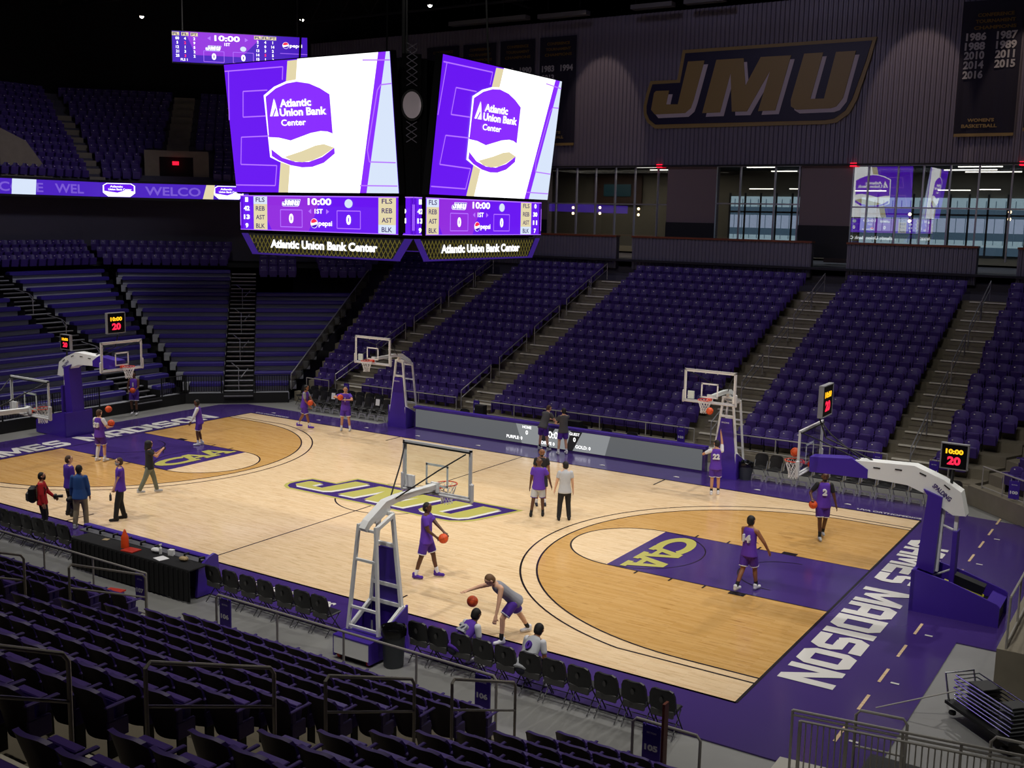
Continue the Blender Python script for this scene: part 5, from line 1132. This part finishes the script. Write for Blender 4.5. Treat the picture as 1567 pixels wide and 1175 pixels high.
# 1 photographer in red
t,w,wd,_=person(G_(67,814),d2(1,.25),'person in red long sleeve top and black trousers, carrying camera and backpack',1.70,'tan','black',hands=((-.14,.30,1.02),(.30,.1,.78)),top='long',topc='red',bot='pants',botc='black',shoec='black',mask='black')
c=wd((-.08,.34,1.04)); o=empty('camera_body',c,'black camera with lens held by the person in red','camera',rz=t.rotation_euler.z); s=MB(); s.box((0,0,0),(.15,.08,.12),'black',bev=.02); s.build('body',parent=o); s=MB(); s.tube([(0,.03,0),(0,.2,0)],[.035,.045],'black',12); s.build('lens',parent=o)
c=wd((0,-.25,1.2)); o=empty('backpack',c,'black and grey backpack worn by the person in red','backpack',rz=t.rotation_euler.z); s=MB(); s.box((0,0,-.05),(.32,.2,.46),'black',bev=.06); s.box((0,-.12,-.1),(.24,.1,.26),'chairgrey',bev=.04); s.build('pack',parent=o); s=MB(); 
for x in (-.11,.11): s.tube([(x,.08,.16),(x,.22,.27),(x*1.2,.36,.1),(x*1.2,.3,-.1),(x,.08,-.22)],.015,'black',6)
s.build('strap',parent=o)
# 2 blue quarter zip
t,w,wd,_=person(G_(124,808),d2(-.05,1),'person in blue long sleeve pullover and khaki trousers, back to camera',1.82,'brown','black',hands=((-.25,.06,.84),(.24,.1,.86)),feet=((-.14,-.05),(.13,.08)),top='long',topc='blue',bot='pants',botc='khaki',shoec='lgrey',look=.3)
c=wd(w[0]); s=MB(); s.ball((0,0,-.1),.13,'black',12,8,(.8,1.3,.75)); s.ball((-.02,.05,-.28),.08,'blackp',10,6,(.8,1.2,1.6)); s.build('held_bag',loc=c,label='black bag hanging from the left hand of the person in blue',cat='bag',smooth=True)
# 3 purple shirt behind
person(tuple((Vector((-6.2,-7.2))+Vector((.0,0)))),d2(.6,.7),'person in purple pullover standing hidden behind the person in blue',1.80,'light','brown',top='long',topc='purple2',bot='pants',botc='black',shoec='black',look=-.5)
# 4 purple polo
t,w,wd,_=person(G_(186,795),d2(-.85,-.35),'person in purple polo, black trousers and white face mask, facing left',1.84,'light','brown',hands=((.02,.17,.82),(.06,.2,.80)),feet=((-.14,.16),(.12,-.08)),top='polo',topc='purple',bot='pants',botc='black',shoec='black',mask='mask')
c=wd((.04,.27,.66)); s=MB(); s.lathe([(.03,0),(.034,.02),(.034,.16),(.014,.2),(.014,.23)],(0,0,-.1),'chairgrey',12); s.build('bottle',loc=c,label='small grey bottle held by the person in the purple polo',cat='bottle')
# 5 videographer
t,w,wd,_=person(G_(230,755),d2(.95,.35),'person with long black hair in black shirt filming while walking',1.72,'tan','black',hands=((-.1,.36,1.42),(.12,.38,1.45)),feet=((-.1,.22),(.1,-.34)),foot_z=(0,.05),top='tee',topc='black',bot='pants',botc='olive',shoec='lgrey',long_hair=True)
c=wd((.01,.45,1.5)); s=MB(); s.box((0,0,0),(.05,.14,.09),'black',bev=.01); s.tube([(0,0,-.04),(0,0,-.16)],.014,'black',6); s.build('camcorder',loc=c,rz=t.rotation_euler.z,label='small black camera held up by the long haired person',cat='camera')
# 6 jersey 33
t,w,wd,_=person(G_(154,706),d2(.35,.9),'player in purple jersey 33 with white sleeves, back to camera, left leg in white',1.88,'light','brown',hands=((.06,.34,1.16),(.22,.30,1.16)),feet=((-.15,0),(.14,.05)),sleeve='short',num='33',lleg=(0,'white'),sockc=('white','white'),shoec='white')
basketball(wd((.15,.40,1.27)),'orange basketball in the hands of the player in jersey 33'); 
q=px(166,626,0,-11.9); basketball(q,'orange basketball in the air above the player in jersey 33')
# 7 player under left hoop
t,w,wd,_=person((-17.87,4.2),d2(.1,-1),'player in purple jersey under the left baseline hoop, facing camera with ball',1.88,'dark','black',hands=((-.12,.3,1.05),(.16,.28,1.05)),feet=((-.1,.05),(.1,0)),foot_z=(0,.02),num='1',numf=1,numc='lgrey',shoec='white',sockc='black')
basketball(wd((-.03,.36,1.07)),'orange basketball held at the waist of the player under the left hoop')
# 8 white long sleeves
person(G_(306,681),d2(-.9,-.2),'player in purple jersey over long white sleeves, facing left near the key',1.78,'dark','black',hands=((-.2,.32,.92),(.26,.06,.8)),feet=((-.1,.06),(.1,-.06)),lean=.12,sleeve='long',top='jersey',shoec='white',nod=-.1)
# 9, 10 players at far left
t,w,wd,_=person(G_(466,655),d2(.95,-.15),'player in purple jersey with grey sleeves walking right, ball at the hip',1.84,'brown','black',hands=((.0,.42,1.02),(.12,.25,.95)),feet=((-.1,-.3),(.12,.28)),foot_z=(.05,0),lean=.12,sleeve='short',slc='grey',shoec='purple',look=.2)
basketball(wd((.12,.30,1.08)),'orange basketball at the hip of the leftmost far sideline player')
t,w,wd,_=person(G_(529,659),d2(0,-1),'player in purple shirt facing camera with ball at the chest, far sideline',1.86,'tan','black',hands=((-.05,.3,1.3),(.24,.22,1.36)),feet=((-.17,0),(.17,0)),top='tee',num='1',numf=1,numc='lgrey',shoec='lgrey',poles=((-1,-.1,-.2),(1,-.1,-.2)))
basketball(wd((.16,.30,1.40)),'orange basketball held at the chest of the player facing camera')
# 11, 12 staff at the LED board
person(G_(832,689),d2(.6,.8),'staff person in dark grey shirt and purple shorts leaning right at the LED board',1.84,'light','brown',hands=((.1,.5,1.12),(.25,.48,1.12)),feet=((-.2,0),(.2,.0)),lean=.5,pelv=(0,-.08,.95),top='tee',topc='dgrey',trim=None,shoec='lgrey',sockc='black',look=-.5)
person(G_(861,695),d2(-.25,.95),'staff person in dark grey shirt and purple shorts standing by the LED board',1.80,'light','black',hands=((-.22,.32,1.15),(-.05,.34,1.12)),feet=((-.18,.0),(.16,.05)),top='tee',topc='dgrey',trim=None,shoec='white',sockc='white')
# 13-15 group at centre
person(G_(827,773),d2(.1,-1),'bearded person in black shirt facing camera behind the purple shirted person',1.82,'brown','black',top='tee',topc='black',bot='shorts',botc='navy',trim=None,shoec='navy',bald=True,beard=True)
person(G_(823,790),d2(.15,.95),'person in purple shirt and grey shorts with purple hem, back to camera',1.80,'dark','black',hands=((-.26,.02,.9),(.36,.12,.95)),feet=((-.2,-.08),(.14,.06)),top='tee',topc='purple',botc='lgrey',trim='purple2',sockc='black',shoec='black',bald=True,look=.2,poles=((-.5,-.6,-.3),(.9,-.3,-.1)))
person(G_(863,796),d2(-.1,.95),'person in light grey polo and black trousers, back to camera',1.80,'light','black',hands=((-.3,.08,.85),(.26,.05,.86)),feet=((-.16,0),(.15,.03)),top='polo',topc='lgrey',bot='pants',botc='black',shoec='black',look=.3,mask='black')
# 16 shooter
person(G_(1093,757),d2(.15,.9),'player in purple jersey with white sleeves shooting by the far right hoop',1.84,'tan','black',hands=((-.2,.22,1.35),(.12,.2,1.98)),feet=((-.1,-.03),(.12,.08)),sleeve='short',num='22',shoec='white',sockc='black',look=.5,nod=.2,poles=((-1,.2,-.6),(1,.3,.1)))
# 17 #2
t,w,wd,_=person(G_(1256,824),d2(-.1,-1),'bearded player in purple jersey 2 with black sleeves walking toward camera',1.96,'dark','black',hands=((-.34,.05,.86),(.33,.22,1.12)),feet=((-.08,-.22),(.06,.16)),foot_z=(.04,0),sleeve='short',slc='black',num='2',numf=1,beard=True,shoec='lgrey',sockc='black')
basketball(wd((.30,.26,.97)),'orange basketball at the right hand of the player in jersey 2')
# 18 #14
person(G_(1143,904),d2(.7,.7),'player in purple jersey 14 walking across the key, back to camera',1.90,'brown','black',hands=((-.08,.26,1.1),(.38,.2,1.0)),feet=((-.1,-.3),(.1,.22)),foot_z=(.06,0),num='14',shoec='white',sockc='black',look=-.1,poles=((-.4,-.6,-.5),(.8,-.4,-.2)))
# 19 ball handler
t,w,wd,_=person(G_(652,884),d2(.95,-.25),'player in purple shirt and shorts standing with a ball right of the near hoop',1.93,'dark','black',hands=((-.02,.42,1.12),(.12,.30,1.02)),feet=((-.16,.22),(.16,-.2)),top='tee',topc='purple',shoec='purple2',sockc='white')
basketball(wd((.07,.43,1.0)),'orange basketball in the hands of the player in plain purple shirt')
# 20 dribbler
t,w,wd,_=person(G_(775,980),d2(-.85,-.45),'player in grey sleeveless top and purple shorts bending and dribbling left',1.90,'light','blond',hands=((-.30,.42,.60),(.30,.98,1.02)),feet=((-.12,.18),(.22,-.62)),lean=.85,pelv=(.02,-.15,.84),topc='grey',shoec='white',sockc='black',nod=-.1,poles=((-.6,-.2,.2),(.6,.4,.5)))
q=px(723,920,1,-8.0); basketball(q,'orange basketball being dribbled by the player in grey')
# 21, 22 seated players
person((9.3,-9.52),(.25,1,0),'seated player in purple jersey 22 with white sleeves leaning forward on a chair',1.85,'dark','black',pelv=(0,-.02,.53),lean=.85,hands=((-.12,.55,.42),(.12,.55,.42)),feet=((-.16,.45),(.16,.45)),sleeve='short',num='22',numc='lgrey',shoec='white',nod=-.5,botc='navy',trim=None)
person((10.86,-9.52),(.0,1,0),'seated player in grey jersey 0 with white sleeves leaning forward on a chair',1.85,'brown','black',pelv=(0,-.02,.53),lean=.8,hands=((-.12,.5,.45),(.12,.5,.45)),feet=((-.16,.45),(.2,.45)),sleeve='short',topc='lgrey',num='0',numc='purple2',shoec='white',nod=-.3,botc='navy',trim=None)
q=px(1086,629,1,6.9); basketball(q,'orange basketball dropping beside the net of the far right hoop')
q=px(1217,692,0,12.73); basketball(q,'orange basketball above the rim of the right baseline hoop')
# club furniture silhouettes
for i,(u,w_) in enumerate(((1135,1.0),(1205,.8),(1345,2.2),(1405,2.0),(1460,1.4))):
    q=px(u,372,1,29.6); s=MB(); s.box((0,0,-.3),(w_,.6,.5),'black',bev=.1); s.box((0,.25,0),(w_,.15,.5),'black',bev=.05)
    q.z=7.25; s.build('club_sofa',loc=q+Vector((0,0,.2)),label='dark club sofa behind the glass, %s from the left'%ORD[i+1],cat='sofa',group='club sofas')
q=px(945,290,1,36.0); t=empty('wall_television',q,'wall television in a brown frame inside the club, left window','television'); s=MB(); s.box((0,.05,0),(3.4,.1,1.9),'brown'); s.build('frame',parent=t); s=MB(); s.box((0,-.03,-.05),(1.9,.06,.75),'screen'); s.build('screen',parent=t)
tb=0
for u,v,L in ((990,256,1.2),(1010,260,1.2),(1165,256,1.6),(1200,262,1.4),(1500,255,2.0),(1485,260,2.4),(1520,263,2.6),(1165,289,1.4),(1330,292,1.8),(1460,291,1.6),(1515,290,1.),(1215,289,.5)):
    tb+=1; q=px(u,v,2,11.6 if v<270 else 11.2); 
    if q.y<29 or q.y>35: q=px(u,v,1,30.5 if v<270 else 34.5)
    s=MB(); s.box((0,0,0),(L,.08,.05),'tube'); s.build('tube_light',loc=q,rz=.0,label='white linear ceiling light inside the club, %s of twelve'%ORD[min(tb,12)],cat='light',group='club ceiling lights')
for i,(u,v) in enumerate(((877,322),(918,322),(977,324),(1392,333),(1545,330),(1541,333))):
    if i==5: continue
    q=px(u,v,1,35.0); s=MB(); 
    for z in (-.18,.18): s.ball((0,0,z),.09,'warm',8,6)
    s.box((0,.05,0),(.08,.06,.5),'brown'); s.build('wall_sconce',loc=q,label='warm double wall lamp inside the club, %s from the left'%ORD[i+1],cat='lamp',group='club wall lamps')
for u,v,l in ((1009,254,'red exit sign above the left club windows'),(1306,252,'red exit sign at the left of the right club windows'),(1566,250,'red exit sign at the right edge above the club windows')):
    q=px(u,v,1,28.2); s=MB(); s.box((0,0,0),(.3,.1,.18),'led_exit'); s.build('exit_sign',loc=q,label=l,cat='exit sign')
q=px(388,398,1,-1.0)
# ================================================================ LIGHTS
def spotl(p,tgt,W,ang,blend=1,size=.4,col=(1,.965,.92)):
    l=D.lights.new('arena_or_fill_light','SPOT'); l.energy=W; l.spot_size=math.radians(ang); l.spot_blend=blend; l.shadow_soft_size=size; l.color=col
    o=D.objects.new('arena_or_fill_light',l); COL.objects.link(o); o.location=p; o.rotation_euler=(Vector(tgt)-Vector(p)).to_track_quat('-Z','Y').to_euler(); return o
for x in (-17,-8.5,0,8.5,17):
    for y in (-15,15):
        spotl((x,y,21.5),(x*.72,y*.10,0),6200,60)
for s in (-1,1):
    for y in (-5,5): spotl((s*24,y,21.5),(s*7,y*.5,0),5200,52)
for x in (-9,3,13): spotl((x,-6,21.5),(x,14,1.5),1900,58)
spotl((13,4,21.5),(18,8,0),1500,60)
# near stand, lit softly from over the court
for x in (2,12): spotl((x,-10.5,21.5),(x+2,-17,2),2600,54,1,.5,(1,.93,.82))
# scallops on the cladding wall
for x,z in ((-8.2,14.2),(8.6,14.6),(13.6,14.0)): spotl((x,23,22.8),(x,28.3,z),900,30,.25,.1,(1,.74,.55))
spotl((0,8,22.5),(1,28.3,13),1300,95,1,.5,(.75,.7,1))
spotl((-20,0,22.5),(-36,17,14),130,60,1,.5,(1,.82,.85)); spotl((-14,6,13.5),(-35,9,7.6),1500,62,1,.5,(.8,.78,1))  # second spot is an unseen fill, added to lift the concourse wall
for x in (-6,6,14): spotl((x,12,21.5),(x,26.2,7.4),700,44,1,.3,(.85,.82,1))  # added fill spots, no fixture there, they brighten the parapets
spotl((-8,0,22),(-22,11,1.8),3200,54,1,.5,(1,.97,.92)); spotl((-8,-4,22),(-22,0,1.5),2000,54,1,.5,(1,.97,.92))  # extra unseen spots added so the grey bleacher decks come out brighter
spotl((7,-20,21.5),(7.3,-9.6,1.5),1500,34)  # added fill from behind for the white frame of the near hoop
spotl((14,-2,21.5),(19,-8,0),1700,60)
def area(p,rot,sx,sy,W,col=(1,1,1)):
    l=D.lights.new('club_light','AREA'); l.shape='RECTANGLE'; l.size=sx; l.size_y=sy; l.energy=W; l.color=col; o=D.objects.new('club_light',l); COL.objects.link(o); o.location=p; o.rotation_euler=rot
area((-8,32.5,11.7),(0,0,0),10,4,260,(1,.88,.7)); area((8,32.5,11.7),(0,0,0),14,4,220,(.9,.95,1))
w=D.worlds.new('world'); sc.world=w; w.use_nodes=True; w.node_tree.nodes['Background'].inputs[0].default_value=(.35,.33,.45,1); w.node_tree.nodes['Background'].inputs[1].default_value=.0
sc.view_settings.view_transform='Standard'; sc.view_settings.look='None'; sc.view_settings.exposure=0; sc.view_settings.gamma=1
try: sc.view_settings.use_curve_mapping=False
except Exception: pass
sc.cycles.max_bounces=6; sc.cycles.transparent_max_bounces=16
